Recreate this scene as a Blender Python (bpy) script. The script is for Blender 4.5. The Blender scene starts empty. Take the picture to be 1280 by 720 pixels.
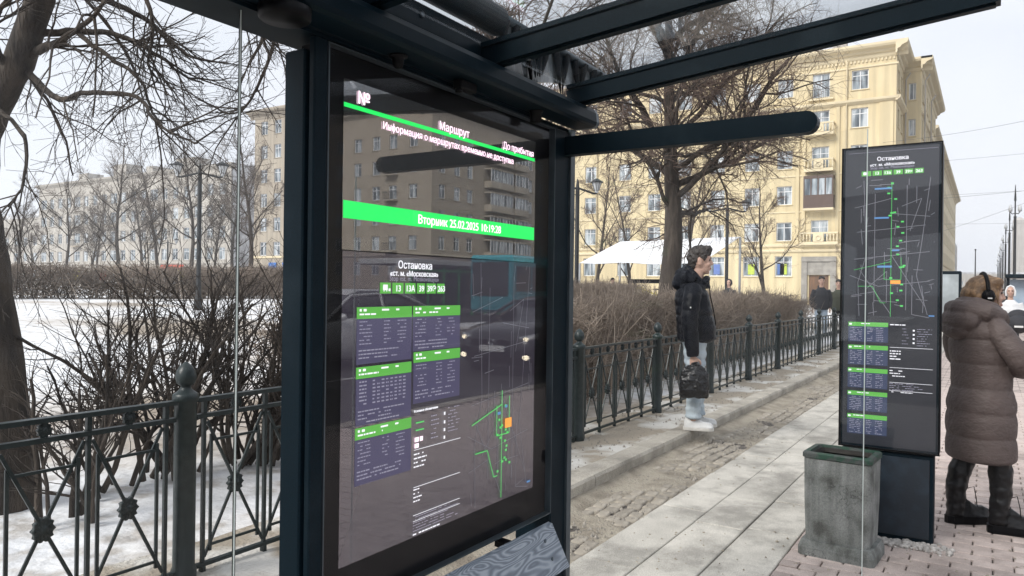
import bpy, bmesh, math, random
from mathutils import Vector, Matrix, noise
R = math.radians
sc = bpy.context.scene
C = sc.collection
rng = random.Random(7)

# ------------------------------------------------------------------ camera
cam_d = bpy.data.cameras.new('camera'); cam = bpy.data.objects.new('camera', cam_d); C.objects.link(cam)
cam_d.sensor_width = 36.0; cam_d.lens = 26.5; cam_d.clip_start = 0.05; cam_d.clip_end = 3000
YAW = R(32.3); ROLL = R(0.75)
fwd = Vector((math.cos(YAW), math.sin(YAW), 0)); upv = Vector((0, 0, 1)); rgt = fwd.cross(upv)
up2 = upv * math.cos(ROLL) - rgt * math.sin(ROLL); rg2 = fwd.cross(up2)
m = Matrix((rg2, up2, -fwd)).transposed().to_4x4(); m.translation = (0, 0, 1.5)
cam.matrix_world = m
sc.camera = cam

# ------------------------------------------------------------------ sky, sun, exposure
SUN_EL, SUN_AZ = R(38), R(158)          # azimuth measured from +X towards +Y
w = bpy.data.worlds.new('World'); sc.world = w; w.use_nodes = True
nt = w.node_tree; nt.nodes.clear()
wo = nt.nodes.new('ShaderNodeOutputWorld'); bg = nt.nodes.new('ShaderNodeBackground')
sky = nt.nodes.new('ShaderNodeTexSky'); sky.sky_type = 'NISHITA'; sky.sun_disc = False
sky.sun_elevation = SUN_EL; sky.sun_rotation = R(90) - SUN_AZ; sky.dust_density = 6; sky.air_density = 1.0
hs = nt.nodes.new('ShaderNodeHueSaturation'); hs.inputs['Saturation'].default_value = 0.25
tc = nt.nodes.new('ShaderNodeTexCoord')
mp = nt.nodes.new('ShaderNodeMapping'); mp.inputs['Scale'].default_value = (1, 1, 2.6)
cn = nt.nodes.new('ShaderNodeTexNoise'); cn.inputs['Scale'].default_value = 2.1; cn.inputs['Detail'].default_value = 6
cr = nt.nodes.new('ShaderNodeValToRGB')
cr.color_ramp.elements[0].position = .3; cr.color_ramp.elements[0].color = (5.1, 5.4, 6.0, 1)
cr.color_ramp.elements[1].position = .72; cr.color_ramp.elements[1].color = (6.3, 6.5, 6.9, 1)
mx = nt.nodes.new('ShaderNodeMixRGB'); mx.inputs[0].default_value = .93      # a closed layer of cloud in front of the clear sky
nt.links.new(tc.outputs['Generated'], mp.inputs[0]); nt.links.new(mp.outputs[0], cn.inputs['Vector'])
nt.links.new(cn.outputs['Fac'], cr.inputs[0]); nt.links.new(sky.outputs[0], hs.inputs['Color'])
nt.links.new(hs.outputs[0], mx.inputs[1]); nt.links.new(cr.outputs[0], mx.inputs[2])
nt.links.new(mx.outputs[0], bg.inputs[0]); bg.inputs[1].default_value = 0.08
nt.links.new(bg.outputs[0], wo.inputs[0])
sd = bpy.data.lights.new('sun', 'SUN'); so = bpy.data.objects.new('sun', sd); C.objects.link(so)
sd.energy = 1.5; sd.angle = R(25); sd.color = (1, .96, .9)
sdir = Vector((math.cos(SUN_EL) * math.cos(SUN_AZ), math.cos(SUN_EL) * math.sin(SUN_AZ), math.sin(SUN_EL)))
so.rotation_euler = sdir.to_track_quat('Z', 'Y').to_euler(); so.location = (0, -20, 30)
sc.view_settings.view_transform = 'Standard'; sc.view_settings.look = 'None'
sc.view_settings.gamma = 1; sc.view_settings.exposure = 1.12; sc.view_settings.use_curve_mapping = False
sc.render.engine = 'CYCLES'
cy = sc.cycles
cy.max_bounces = 8; cy.diffuse_bounces = 3; cy.glossy_bounces = 4; cy.transparent_max_bounces = 16; cy.transmission_bounces = 4
cy.use_denoising = True; cy.caustics_reflective = False; cy.caustics_refractive = False
cy.sample_clamp_indirect = 6

# ------------------------------------------------------------------ helpers
class MB:
    """collects geometry, then becomes one mesh object"""
    def __init__(s): s.v = []; s.f = []; s.m = []; s.sm = []
    def add(s, vs, fs, mi=0, smooth=False):
        o = len(s.v); s.v.extend([tuple(p) for p in vs])
        for f in fs: s.f.append(tuple(i + o for i in f)); s.m.append(mi); s.sm.append(smooth)
        return s
    def box(s, x0, x1, y0, y1, z0, z1, mi=0):
        v = [(x0,y0,z0),(x1,y0,z0),(x1,y1,z0),(x0,y1,z0),(x0,y0,z1),(x1,y0,z1),(x1,y1,z1),(x0,y1,z1)]
        return s.add(v, [(0,3,2,1),(4,5,6,7),(0,1,5,4),(1,2,6,5),(2,3,7,6),(3,0,4,7)], mi)
    def cbox(s, x0, x1, y0, y1, z0, z1, c=.004, mi=0):
        """box with chamfered edges"""
        v = []; 
        for (a, b, d) in ((0,1,2),):
            pass
        X = (x0, x1); Y = (y0, y1); Z = (z0, z1); idx = {}
        for i in (0, 1):
            for j in (0, 1):
                for k in (0, 1):
                    sx = 1 if i == 0 else -1; sy = 1 if j == 0 else -1; sz = 1 if k == 0 else -1
                    idx[i,j,k,'x'] = len(v); v.append((X[i], Y[j] + sy*c, Z[k] + sz*c))
                    idx[i,j,k,'y'] = len(v); v.append((X[i] + sx*c, Y[j], Z[k] + sz*c))
                    idx[i,j,k,'z'] = len(v); v.append((X[i] + sx*c, Y[j] + sy*c, Z[k]))
        g = lambda i, j, k, a: idx[i, j, k, a]
        f = [(g(0,0,0,'x'),g(0,0,1,'x'),g(0,1,1,'x'),g(0,1,0,'x')),(g(1,0,0,'x'),g(1,1,0,'x'),g(1,1,1,'x'),g(1,0,1,'x')),
             (g(0,0,0,'y'),g(1,0,0,'y'),g(1,0,1,'y'),g(0,0,1,'y')),(g(0,1,0,'y'),g(0,1,1,'y'),g(1,1,1,'y'),g(1,1,0,'y')),
             (g(0,0,0,'z'),g(0,1,0,'z'),g(1,1,0,'z'),g(1,0,0,'z')),(g(0,0,1,'z'),g(1,0,1,'z'),g(1,1,1,'z'),g(0,1,1,'z'))]
        for i in (0, 1):
            for j in (0, 1): f.append((g(i,j,0,'x'),g(i,j,0,'y'),g(i,j,1,'y'),g(i,j,1,'x')))
        for i in (0, 1):
            for k in (0, 1): f.append((g(i,0,k,'x'),g(i,0,k,'z'),g(i,1,k,'z'),g(i,1,k,'x')))
        for j in (0, 1):
            for k in (0, 1): f.append((g(0,j,k,'y'),g(0,j,k,'z'),g(1,j,k,'z'),g(1,j,k,'y')))
        for i in (0, 1):
            for j in (0, 1):
                for k in (0, 1): f.append((g(i,j,k,'x'),g(i,j,k,'y'),g(i,j,k,'z')))
        return s.add(v, f, mi)
    def tube(s, pts, rad, n=8, cap=True, mi=0, smooth=True, flat=1.0):
        pts = [Vector(p) for p in pts]
        if not hasattr(rad, '__len__'): rad = [rad] * len(pts)
        d0 = (pts[1] - pts[0]).normalized()
        a = d0.orthogonal().normalized() if abs(d0.z) > .99 or True else None
        if abs(d0.z) < .95: a = d0.cross(Vector((0, 0, 1))).normalized()
        vs = []; N = len(pts)
        for i, p in enumerate(pts):
            if i == 0: d = pts[1] - pts[0]
            elif i == N - 1: d = pts[-1] - pts[-2]
            else: d = pts[i+1] - pts[i-1]
            d.normalize(); a = (a - d * a.dot(d))
            if a.length < 1e-6: a = d.orthogonal()
            a.normalize(); b = d.cross(a)
            for k in range(n):
                t = 2 * math.pi * k / n
                vs.append(p + a * (math.cos(t) * rad[i]) + b * (math.sin(t) * rad[i] * flat))
        fs = [(i*n+k, i*n+(k+1) % n, (i+1)*n+(k+1) % n, (i+1)*n+k) for i in range(N-1) for k in range(n)]
        if cap: fs += [tuple(range(n-1, -1, -1)), tuple(range((N-1)*n, N*n))]
        return s.add(vs, fs, mi, smooth)
    def bar(s, p, q, w, h, up=(0, 0, 1), mi=0):
        """square bar from p to q, w across, h along up"""
        p, q = Vector(p), Vector(q); d = (q - p).normalized(); up = Vector(up)
        if abs(d.dot(up)) > .99: up = Vector((1, 0, 0))
        a = d.cross(up).normalized(); b = a.cross(d).normalized()
        vs = [c + a*sx*w/2 + b*sy*h/2 for c in (p, q) for sx, sy in ((-1,-1),(1,-1),(1,1),(-1,1))]
        return s.add(vs, [(3,2,1,0),(4,5,6,7),(0,1,5,4),(1,2,6,5),(2,3,7,6),(3,0,4,7)], mi)
    def lathe(s, prof, c=(0,0,0), n=16, mi=0, axis='z', smooth=True):
        vs = []
        for r, z in prof:
            for k in range(n):
                t = 2*math.pi*k/n; a, b = r*math.cos(t), r*math.sin(t)
                vs.append((c[0]+a, c[1]+b, c[2]+z) if axis == 'z' else (c[0]+z, c[1]+a, c[2]+b) if axis == 'x' else (c[0]+b, c[1]+z, c[2]+a))
        N = len(prof)
        fs = [(i*n+k, i*n+(k+1) % n, (i+1)*n+(k+1) % n, (i+1)*n+k) for i in range(N-1) for k in range(n)]
        fs += [tuple(range(n-1, -1, -1)), tuple(range((N-1)*n, N*n))]
        return s.add(vs, fs, mi, smooth)
    def ell(s, c, r, nu=14, nv=9, mi=0, rot=None):
        vs = []; c = Vector(c)
        for j in range(nv + 1):
            ph = math.pi*j/nv
            for i in range(nu):
                t = 2*math.pi*i/nu
                p = Vector((r[0]*math.sin(ph)*math.cos(t), r[1]*math.sin(ph)*math.sin(t), -r[2]*math.cos(ph)))
                if rot is not None: p = rot @ p
                vs.append(c + p)
        fs = [(j*nu+i, j*nu+(i+1) % nu, (j+1)*nu+(i+1) % nu, (j+1)*nu+i) for j in range(nv) for i in range(nu)]
        return s.add(vs, fs, mi, True)
    def loft(s, rings, mi=0, smooth=True, cap=True):
        n = len(rings[0]); vs = [p for r in rings for p in r]; N = len(rings)
        fs = [(i*n+k, i*n+(k+1) % n, (i+1)*n+(k+1) % n, (i+1)*n+k) for i in range(N-1) for k in range(n)]
        if cap: fs += [tuple(range(n-1, -1, -1)), tuple(range((N-1)*n, N*n))]
        return s.add(vs, fs, mi, smooth)
    def prism(s, poly, lo, hi, axis='y', mi=0):
        """poly of 2-D points pushed along an axis"""
        def P(a, b, t): return (a, t, b) if axis == 'y' else (t, a, b) if axis == 'x' else (a, b, t)
        n = len(poly); vs = [P(a, b, lo) for a, b in poly] + [P(a, b, hi) for a, b in poly]
        fs = [tuple(range(n-1, -1, -1)), tuple(range(n, 2*n))] + [(k, (k+1) % n, n+(k+1) % n, n+k) for k in range(n)]
        return s.add(vs, fs, mi)
    def mesh(s, name, fixn=True):
        me = bpy.data.meshes.new(name); me.from_pydata(s.v, [], s.f)
        me.polygons.foreach_set('material_index', s.m); me.polygons.foreach_set('use_smooth', s.sm)
        if fixn and len(s.f) < 30000:
            bm = bmesh.new(); bm.from_mesh(me); bmesh.ops.recalc_face_normals(bm, faces=bm.faces); bm.to_mesh(me); bm.free()
        me.update(); return me
    def build(s, name, mat, parent=None, local=False, label=None, fixn=True):
        if parent is not None and not local:
            o = wloc(parent); s.v = [(p[0]-o.x, p[1]-o.y, p[2]-o.z) for p in s.v]
        return link(name, s.mesh(name, fixn), mat, parent, label)

def wloc(o):
    p = o.location.copy()
    while o.parent is not None: o = o.parent; p += o.location
    return p
def link(name, me, mat, parent=None, label=None, loc=None):
    if mat is not None and not me.materials:
        for k in (mat if isinstance(mat, (list, tuple)) else [mat]): me.materials.append(k)
    ob = bpy.data.objects.new(name, me); C.objects.link(ob)
    if parent is not None: ob.parent = parent
    if label: ob['label'] = label
    if loc is not None: ob.location = loc
    return ob
def tag(o, label=None, cat=None, group=None, kind=None):
    if label: o['label'] = label
    if cat: o['category'] = cat
    if group: o['group'] = group
    if kind: o['kind'] = kind
    return o
def thing(name, label, cat, loc=(0,0,0), group=None, rz=0):
    o = bpy.data.objects.new(name, None); C.objects.link(o); o.empty_display_size = .1
    o.location = loc; o.rotation_euler = (0, 0, rz)
    return tag(o, label, cat, group)
def copy_tree(o, parent=None):
    c = o.copy(); C.objects.link(c); c.parent = parent
    for ch in list(o.children): copy_tree(ch, c)
    return c

# ------------------------------------------------------------------ materials
def newmat(name):
    mt = bpy.data.materials.new(name); mt.use_nodes = True
    n = mt.node_tree; return mt, n, n.nodes['Principled BSDF'], n.nodes['Material Output']
def pm(name, col, rough=.6, metal=0, var=.12, scale=6, bump=0, bscale=60, spec=.5, coat=0, col2=None, mix=(.45, .65),
       rnd=0, stretch=(1,1,1), detail=6, bdist=.01, coords='Object', speck=None, streak=0, stain=None):
    """principled surface: two tones broken up by noise, fine relief, optional tone change from piece to piece"""
    mt, n, b, out = newmat(name); L = n.links
    t = n.nodes.new('ShaderNodeTexCoord'); mpn = n.nodes.new('ShaderNodeMapping'); mpn.inputs['Scale'].default_value = stretch
    L.new(t.outputs[coords], mpn.inputs[0])
    nz = n.nodes.new('ShaderNodeTexNoise'); nz.inputs['Scale'].default_value = scale; nz.inputs['Detail'].default_value = detail
    L.new(mpn.outputs[0], nz.inputs['Vector'])
    r = n.nodes.new('ShaderNodeValToRGB'); c2 = col2 or tuple(x*(1-var) for x in col)
    r.color_ramp.elements[0].position = mix[0]; r.color_ramp.elements[0].color = (*c2, 1)
    r.color_ramp.elements[1].position = mix[1]; r.color_ramp.elements[1].color = (*(tuple(x*(1+var*.4) for x in col) if not col2 else col), 1)
    L.new(nz.outputs['Fac'], r.inputs[0]); src = r.outputs[0]
    def mul(src, fac_node, lo, hi, a, b):
        mr_ = n.nodes.new('ShaderNodeMapRange'); mr_.inputs['From Min'].default_value = a; mr_.inputs['From Max'].default_value = b
        mr_.inputs['To Min'].default_value = lo; mr_.inputs['To Max'].default_value = hi; L.new(fac_node, mr_.inputs[0])
        ml_ = n.nodes.new('ShaderNodeMixRGB'); ml_.blend_type = 'MULTIPLY'; ml_.inputs[0].default_value = 1; L.new(src, ml_.inputs[1]); L.new(mr_.outputs[0], ml_.inputs[2]); return ml_.outputs[0]
    if speck:      # (scale, strength): fine dark and light grains
        ns = n.nodes.new('ShaderNodeTexNoise'); ns.inputs['Scale'].default_value = speck[0]; ns.inputs['Detail'].default_value = 2; L.new(t.outputs[coords], ns.inputs['Vector'])
        src = mul(src, ns.outputs['Fac'], 1-speck[1], 1+speck[1]*.5, .35, .65)
    if stain:      # (scale, strength): dirty patches with their own outline, laid in world space
        ge_ = n.nodes.new('ShaderNodeNewGeometry'); ns = n.nodes.new('ShaderNodeTexNoise'); ns.inputs['Scale'].default_value = stain[0]; ns.inputs['Detail'].default_value = 9; ns.inputs['Roughness'].default_value = .68
        L.new(ge_.outputs['Position'], ns.inputs['Vector']); src = mul(src, ns.outputs['Fac'], 1-stain[1], 1.0, .38, .54)
    if streak:     # rain streaks down a wall
        mp2 = n.nodes.new('ShaderNodeMapping'); mp2.inputs['Scale'].default_value = (1.3, 1.3, .07); L.new(t.outputs[coords], mp2.inputs[0])
        ns = n.nodes.new('ShaderNodeTexNoise'); ns.inputs['Scale'].default_value = 1.5; ns.inputs['Detail'].default_value = 7; L.new(mp2.outputs[0], ns.inputs['Vector'])
        src = mul(src, ns.outputs['Fac'], 1-streak, 1.03, .38, .6)
    if rnd:
        oi = n.nodes.new('ShaderNodeObjectInfo'); mr = n.nodes.new('ShaderNodeMapRange')
        mr.inputs['To Min'].default_value = 1-rnd; mr.inputs['To Max'].default_value = 1+rnd
        L.new(oi.outputs['Random'], mr.inputs[0])
        ml = n.nodes.new('ShaderNodeMixRGB'); ml.blend_type = 'MULTIPLY'; ml.inputs[0].default_value = 1
        L.new(src, ml.inputs[1]); L.new(mr.outputs[0], ml.inputs[2]); src = ml.outputs[0]
    L.new(src, b.inputs['Base Color'])
    b.inputs['Metallic'].default_value = metal; b.inputs['Specular IOR Level'].default_value = spec
    b.inputs['Coat Weight'].default_value = coat; b.inputs['Coat Roughness'].default_value = .08
    rr = n.nodes.new('ShaderNodeMapRange'); rr.inputs['To Min'].default_value = max(0, rough-.08); rr.inputs['To Max'].default_value = min(1, rough+.08)
    L.new(nz.outputs['Fac'], rr.inputs[0]); L.new(rr.outputs[0], b.inputs['Roughness'])
    if bump:
        n2 = n.nodes.new('ShaderNodeTexNoise'); n2.inputs['Scale'].default_value = bscale; n2.inputs['Detail'].default_value = 4
        L.new(mpn.outputs[0], n2.inputs['Vector'])
        bp = n.nodes.new('ShaderNodeBump'); bp.inputs['Strength'].default_value = bump; bp.inputs['Distance'].default_value = bdist
        L.new(n2.outputs['Fac'], bp.inputs['Height']); L.new(bp.outputs[0], b.inputs['Normal'])
    return mt
def glow(name, col, s=1.0):
    mt, n, b, out = newmat(name)
    b.inputs['Base Color'].default_value = (*[min(.6, c*.25) for c in col], 1); b.inputs['Emission Color'].default_value = (*col, 1)
    b.inputs['Emission Strength'].default_value = s; b.inputs['Roughness'].default_value = .6
    return mt
def thin_glass(name, tint=(.93,.96,.96), k=1.0, base=0.0, dirt=0.0, rough=0.0):
    """thin sheet of glass: straight-through tint plus a mirror part that follows Fresnel, a little grime"""
    mt, n, b, out = newmat(name); L = n.links; n.nodes.remove(b)
    tr = n.nodes.new('ShaderNodeBsdfTransparent'); tr.inputs[0].default_value = (*tint, 1)
    gl = n.nodes.new('ShaderNodeBsdfGlossy'); gl.inputs['Roughness'].default_value = rough; gl.inputs[0].default_value = (.95,.97,1,1)
    ge = n.nodes.new('ShaderNodeNewGeometry'); dt = n.nodes.new('ShaderNodeVectorMath'); dt.operation = 'DOT_PRODUCT'      # Schlick, same from both faces
    L.new(ge.outputs['Incoming'], dt.inputs[0]); L.new(ge.outputs['Normal'], dt.inputs[1])
    ab = n.nodes.new('ShaderNodeMath'); ab.operation = 'ABSOLUTE'; L.new(dt.outputs['Value'], ab.inputs[0])
    om = n.nodes.new('ShaderNodeMath'); om.operation = 'SUBTRACT'; om.inputs[0].default_value = 1; om.use_clamp = True; L.new(ab.outputs[0], om.inputs[1])
    pw = n.nodes.new('ShaderNodeMath'); pw.operation = 'POWER'; pw.inputs[1].default_value = 5; L.new(om.outputs[0], pw.inputs[0])
    fr = n.nodes.new('ShaderNodeMath'); fr.operation = 'MULTIPLY_ADD'; fr.inputs[1].default_value = .96; fr.inputs[2].default_value = .04; L.new(pw.outputs[0], fr.inputs[0])
    ma = n.nodes.new('ShaderNodeMath'); ma.operation = 'MULTIPLY_ADD'; ma.use_clamp = True
    ma.inputs[1].default_value = k; ma.inputs[2].default_value = base
    L.new(fr.outputs[0], ma.inputs[0])
    ms = n.nodes.new('ShaderNodeMixShader'); L.new(ma.outputs[0], ms.inputs[0]); L.new(tr.outputs[0], ms.inputs[1]); L.new(gl.outputs[0], ms.inputs[2])
    last = ms
    if dirt:
        df = n.nodes.new('ShaderNodeBsdfDiffuse'); df.inputs[0].default_value = (.55,.57,.58,1)
        t = n.nodes.new('ShaderNodeTexCoord'); nz = n.nodes.new('ShaderNodeTexNoise'); nz.inputs['Scale'].default_value = 3; nz.inputs['Detail'].default_value = 9
        L.new(t.outputs['Object'], nz.inputs['Vector'])
        mr = n.nodes.new('ShaderNodeMapRange'); mr.inputs['From Min'].default_value = .35; mr.inputs['From Max'].default_value = .8
        mr.inputs['To Max'].default_value = dirt; L.new(nz.outputs['Fac'], mr.inputs[0])
        m2 = n.nodes.new('ShaderNodeMixShader'); L.new(mr.outputs[0], m2.inputs[0]); L.new(ms.outputs[0], m2.inputs[1]); L.new(df.outputs[0], m2.inputs[2]); last = m2
    L.new(last.outputs[0], out.inputs['Surface'])
    return mt

M = {}
M['navy'] = pm('dark navy powder-coated steel', (.0034,.0105,.0165), .40, .0, .25, 4.5, .08, 350, spec=.08, col2=(.010,.019,.026), mix=(.30,.47), detail=11, bdist=.001, speck=(260,.25))
M['navy_light'] = pm('navy steel, worn bright', (.07,.09,.105), .36, .3, .2, 5, .04, 300, bdist=.001)
M['black'] = pm('black plastic', (.004,.004,.005), .45, 0, .2, spec=.12)
M['roofglass'] = thin_glass('roof glass', (.92,.935,.94), 1.0, .0, .05)
M['paneglass'] = thin_glass('wall glass', (.985,.99,.99), .12, .0, 0)
M['glassedge'] = pm('ground glass edge', (.55,.62,.60), .25, 0, .1)
M['glassedge_dark'] = pm('glass seal', (.02,.024,.024), .4)
M['iron'] = pm('green-black painted cast iron', (.012,.020,.021), .36, 0, .3, 30, .3, 90, spec=.35, col2=(.026,.036,.037), mix=(.35,.75), bdist=.003)
M['granite'] = pm('pale granite slab', (.56,.53,.475), .85, 0, .2, 5, .15, 160, rnd=.15, col2=(.45,.425,.38), spec=.2, detail=10, speck=(140,.22), stain=(1.9,.40), mix=(.3,.62), bdist=.003)
M['kerb'] = pm('worn granite kerb', (.52,.48,.415), .8, 0, .2, 4, .3, 70, rnd=.08, col2=(.38,.345,.29), mix=(.3,.65), bdist=.006, speck=(120,.2), stain=(2.2,.35))
M['brick'] = pm('pinkish paving brick', (.55,.465,.425), .85, 0, .2, 9, .2, 140, rnd=.16, spec=.2, col2=(.47,.39,.355), speck=(170,.2), stain=(1.4,.36), mix=(.3,.65), bdist=.004)
M['brickbed'] = pm('dirty paving joints', (.115,.10,.088), .95, 0, .3, 30, .4, 120)
M['dirt'] = pm('trodden dirt and grit', (.40,.355,.285), .95, 0, .3, 5, 1.0, 55, col2=(.25,.215,.17), mix=(.35,.6), bdist=.03)
M['sett'] = pm('worn cobble sett', (.36,.32,.265), .85, 0, .2, 14, .4, 90, rnd=.2, bdist=.006)
M['grit'] = pm('loose grit', (.34,.31,.27), .95, 0, .3, 40)
M['asphalt'] = pm('asphalt', (.055,.055,.057), .8, 0, .25, 3, .3, 200, bdist=.004)
M['paint_line'] = pm('road paint', (.6,.6,.58), .7, 0, .2, 20)
M['terrain'] = pm('bare frozen ground', (.18,.165,.145), .95, 0, .3, 1.2, .4, 30)
# ------------------------------------------------------------------ ground, road, pavement, park
def snow_mat():
    mt, n, b, out = newmat('trodden snow'); L = n.links
    t = n.nodes.new('ShaderNodeTexCoord')
    nz = n.nodes.new('ShaderNodeTexNoise'); nz.inputs['Scale'].default_value = .22; nz.inputs['Detail'].default_value = 7
    L.new(t.outputs['Object'], nz.inputs['Vector'])
    r = n.nodes.new('ShaderNodeValToRGB'); e = r.color_ramp.elements
    e[0].position = .38; e[0].color = (.30,.25,.195,1); e[1].position = .55; e[1].color = (.77,.78,.80,1)
    x = e.new(.46); x.color = (.63,.60,.57,1)
    L.new(nz.outputs['Fac'], r.inputs[0])
    n2 = n.nodes.new('ShaderNodeTexNoise'); n2.inputs['Scale'].default_value = 5; n2.inputs['Detail'].default_value = 8
    L.new(t.outputs['Object'], n2.inputs['Vector'])
    r2 = n.nodes.new('ShaderNodeValToRGB'); r2.color_ramp.elements[0].position = .33; r2.color_ramp.elements[0].color = (.55,.5,.44,1)
    r2.color_ramp.elements[1].position = .5; r2.color_ramp.elements[1].color = (1,1,1,1); L.new(n2.outputs['Fac'], r2.inputs[0])
    mm = n.nodes.new('ShaderNodeMixRGB'); mm.blend_type = 'MULTIPLY'; mm.inputs[0].default_value = .8
    L.new(r.outputs[0], mm.inputs[1]); L.new(r2.outputs[0], mm.inputs[2]); L.new(mm.outputs[0], b.inputs['Base Color'])
    b.inputs['Roughness'].default_value = .7
    bp = n.nodes.new('ShaderNodeBump'); bp.inputs['Strength'].default_value = .8; bp.inputs['Distance'].default_value = .09
    n3 = n.nodes.new('ShaderNodeTexNoise'); n3.inputs['Scale'].default_value = 4; n3.inputs['Detail'].default_value = 6
    L.new(t.outputs['Object'], n3.inputs['Vector']); L.new(n3.outputs['Fac'], bp.inputs['Height']); L.new(bp.outputs[0], b.inputs['Normal'])
    return mt
M['snow'] = snow_mat()
M['verge'] = pm('dirt verge with snow crust', (.62,.60,.56), .9, 0, .3, 2.2, .8, 40, col2=(.34,.295,.235), mix=(.47,.60), bdist=.02)

MB().box(-600, 1500, -900, 900, -.5, -.2).build('ground', M['terrain'])['kind'] = 'structure'
MB().box(-80, 900, -46, -2.95, -.3, -.14).build('road', M['asphalt'])['kind'] = 'structure'
mk = MB()
for k in range(-6, 60):
    mk.box(k*9, k*9+3, -6.6, -6.47, -.1395, -.136)
mk.box(-80, 700, -10.1, -9.97, -.1395, -.136)
mk.build('lane_marking', M['paint_line'])['kind'] = 'structure'
b = MB().box(-80, 700, -15.0, -12.2, -.2, .06); b.build('median', M['snow'])['kind'] = 'structure'
MB().box(-80, 700, -56, -46, -.3, 0).build('far_pavement', M['granite'])['kind'] = 'structure'
# near pavement: joint bed, then each slab, brick and sett as a piece of its own
pv = MB().box(-12, 260, -2.80, 2.43, -.25, -.014).build('pavement', M['brickbed']); pv['kind'] = 'structure'
kb = MB()
for k in range(-12, 80):
    kb.cbox(k*1.2+.004, k*1.2+1.196, -2.97, -2.80, -.3, .004, .012)
rk = kb.build('road_kerb', M['kerb']); rk['kind'] = 'structure'

# granite slabs: three rows
rows = [(1.283, 1.592), (1.598, 1.912), (.968, 1.277)]
slab_cache = {}
r0 = random.Random(11); rest = MB()
for ri, (y0, y1) in enumerate(rows):
    x = -2.0 + ri*.37
    while x < 60:
        Ls = r0.choice([.72, .86, .98, 1.1, 1.24])
        dz = r0.choice([0, .002, -.003, .004, .001])
        if x > .8 and x < 26:
            key = (ri, Ls)
            if key not in slab_cache:
                slab_cache[key] = MB().cbox(0, Ls-.007, y0, y1, -.06, 0, .005).mesh('slab')
            link('slab', slab_cache[key], M['granite'], pv, loc=(x, 0, dz))
        else: rest.cbox(x, x+Ls-.007, y0, y1, -.06, dz, .005)
        x += Ls
o = rest.build('slab_run', M['granite'], pv); o['kind'] = 'stuff'
# paving bricks, long side across the pavement
brick_me = MB().cbox(.004, .096, .004, .196, -.05, 0, .005).mesh('brick')
cells = []; halves = []
for i in range(-12, 520):
    X = i*.1
    if X > 46: break
    for j in range(-15, 6):
        Y = j*.2 + (.1 if i % 2 else 0) - .036
        if Y < -2.79 or Y + .2 > .966: continue
        cells.append((X, Y))
    if i % 2: halves.append((X, .864))
def near(c):
    D = c[0]*math.cos(YAW) + c[1]*math.sin(YAW); u = (c[0]*math.sin(YAW) - c[1]*math.cos(YAW)) / max(D, .1)
    vis = D > 3.2 and .32 < u < .72 and c[0] < 9 and not (5.12 < c[0] < 5.3 and .2 < c[1] < .8)
    return (0 if vis else 1, D)
cells.sort(key=near)
bs = MB()
for q, (X, Y) in enumerate(cells):
    dz = r0.uniform(-.003, .003); 
    if q < 270: link('brick', brick_me, M['brick'], pv, loc=(X, Y, dz))
    elif X < 14: bs.cbox(X+.004, X+.096, Y+.004, Y+.196, -.05, dz, .005)
    else: bs.add([(X+.005,Y+.005,dz),(X+.095,Y+.005,dz),(X+.095,Y+.195,dz),(X+.005,Y+.195,dz)], [(0,1,2,3)])
half_me = MB().cbox(.004, .096, .004, .097, -.05, 0, .005).mesh('brick')
for q, (X, Y) in enumerate(halves):
    if 3.4 < X < 8: link('brick', half_me, M['brick'], pv, loc=(X, Y, r0.uniform(-.003,.003)))
    else: bs.cbox(X+.004, X+.096, Y+.004, Y+.097, -.05, 0, .005)
def brick_far():
    """same brick colours, tone changing from brick to brick by its place"""
    mt, n, b, out = newmat('paving bricks, mass'); L = n.links
    t = n.nodes.new('ShaderNodeTexCoord'); mpn = n.nodes.new('ShaderNodeMapping'); mpn.inputs['Scale'].default_value = (10, 5, 1)
    L.new(t.outputs['Object'], mpn.inputs[0])
    wn = n.nodes.new('ShaderNodeTexVoronoi'); wn.inputs['Scale'].default_value = 1.0; L.new(mpn.outputs[0], wn.inputs['Vector'])
    nz = n.nodes.new('ShaderNodeTexNoise'); nz.inputs['Scale'].default_value = 9; L.new(t.outputs['Object'], nz.inputs['Vector'])
    r = n.nodes.new('ShaderNodeValToRGB'); r.color_ramp.elements[0].color = (.43,.36,.325,1); r.color_ramp.elements[1].color = (.57,.485,.445,1)
    sp = n.nodes.new('ShaderNodeSeparateColor'); L.new(wn.outputs['Color'], sp.inputs[0])
    ad = n.nodes.new('ShaderNodeMath'); ad.operation = 'MULTIPLY_ADD'; ad.inputs[1].default_value = .5
    L.new(sp.outputs[0], ad.inputs[0]); L.new(nz.outputs['Fac'], ad.inputs[2])
    s2 = n.nodes.new('ShaderNodeMath'); s2.operation = 'SUBTRACT'; s2.inputs[1].default_value = .25; L.new(ad.outputs[0], s2.inputs[0])
    L.new(s2.outputs[0], r.inputs[0]); L.new(r.outputs[0], b.inputs['Base Color']); b.inputs['Roughness'].default_value = .78
    return mt
M['brick_mass'] = brick_far()
o = bs.build('brick_field', M['brick_mass'], pv, fixn=False); o['kind'] = 'stuff'
# far pavement surface past the built bricks
MB().box(46.02, 255, -2.79, .964, -.013, -.004).build('brick_run', M['brick_mass'], pv)
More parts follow.
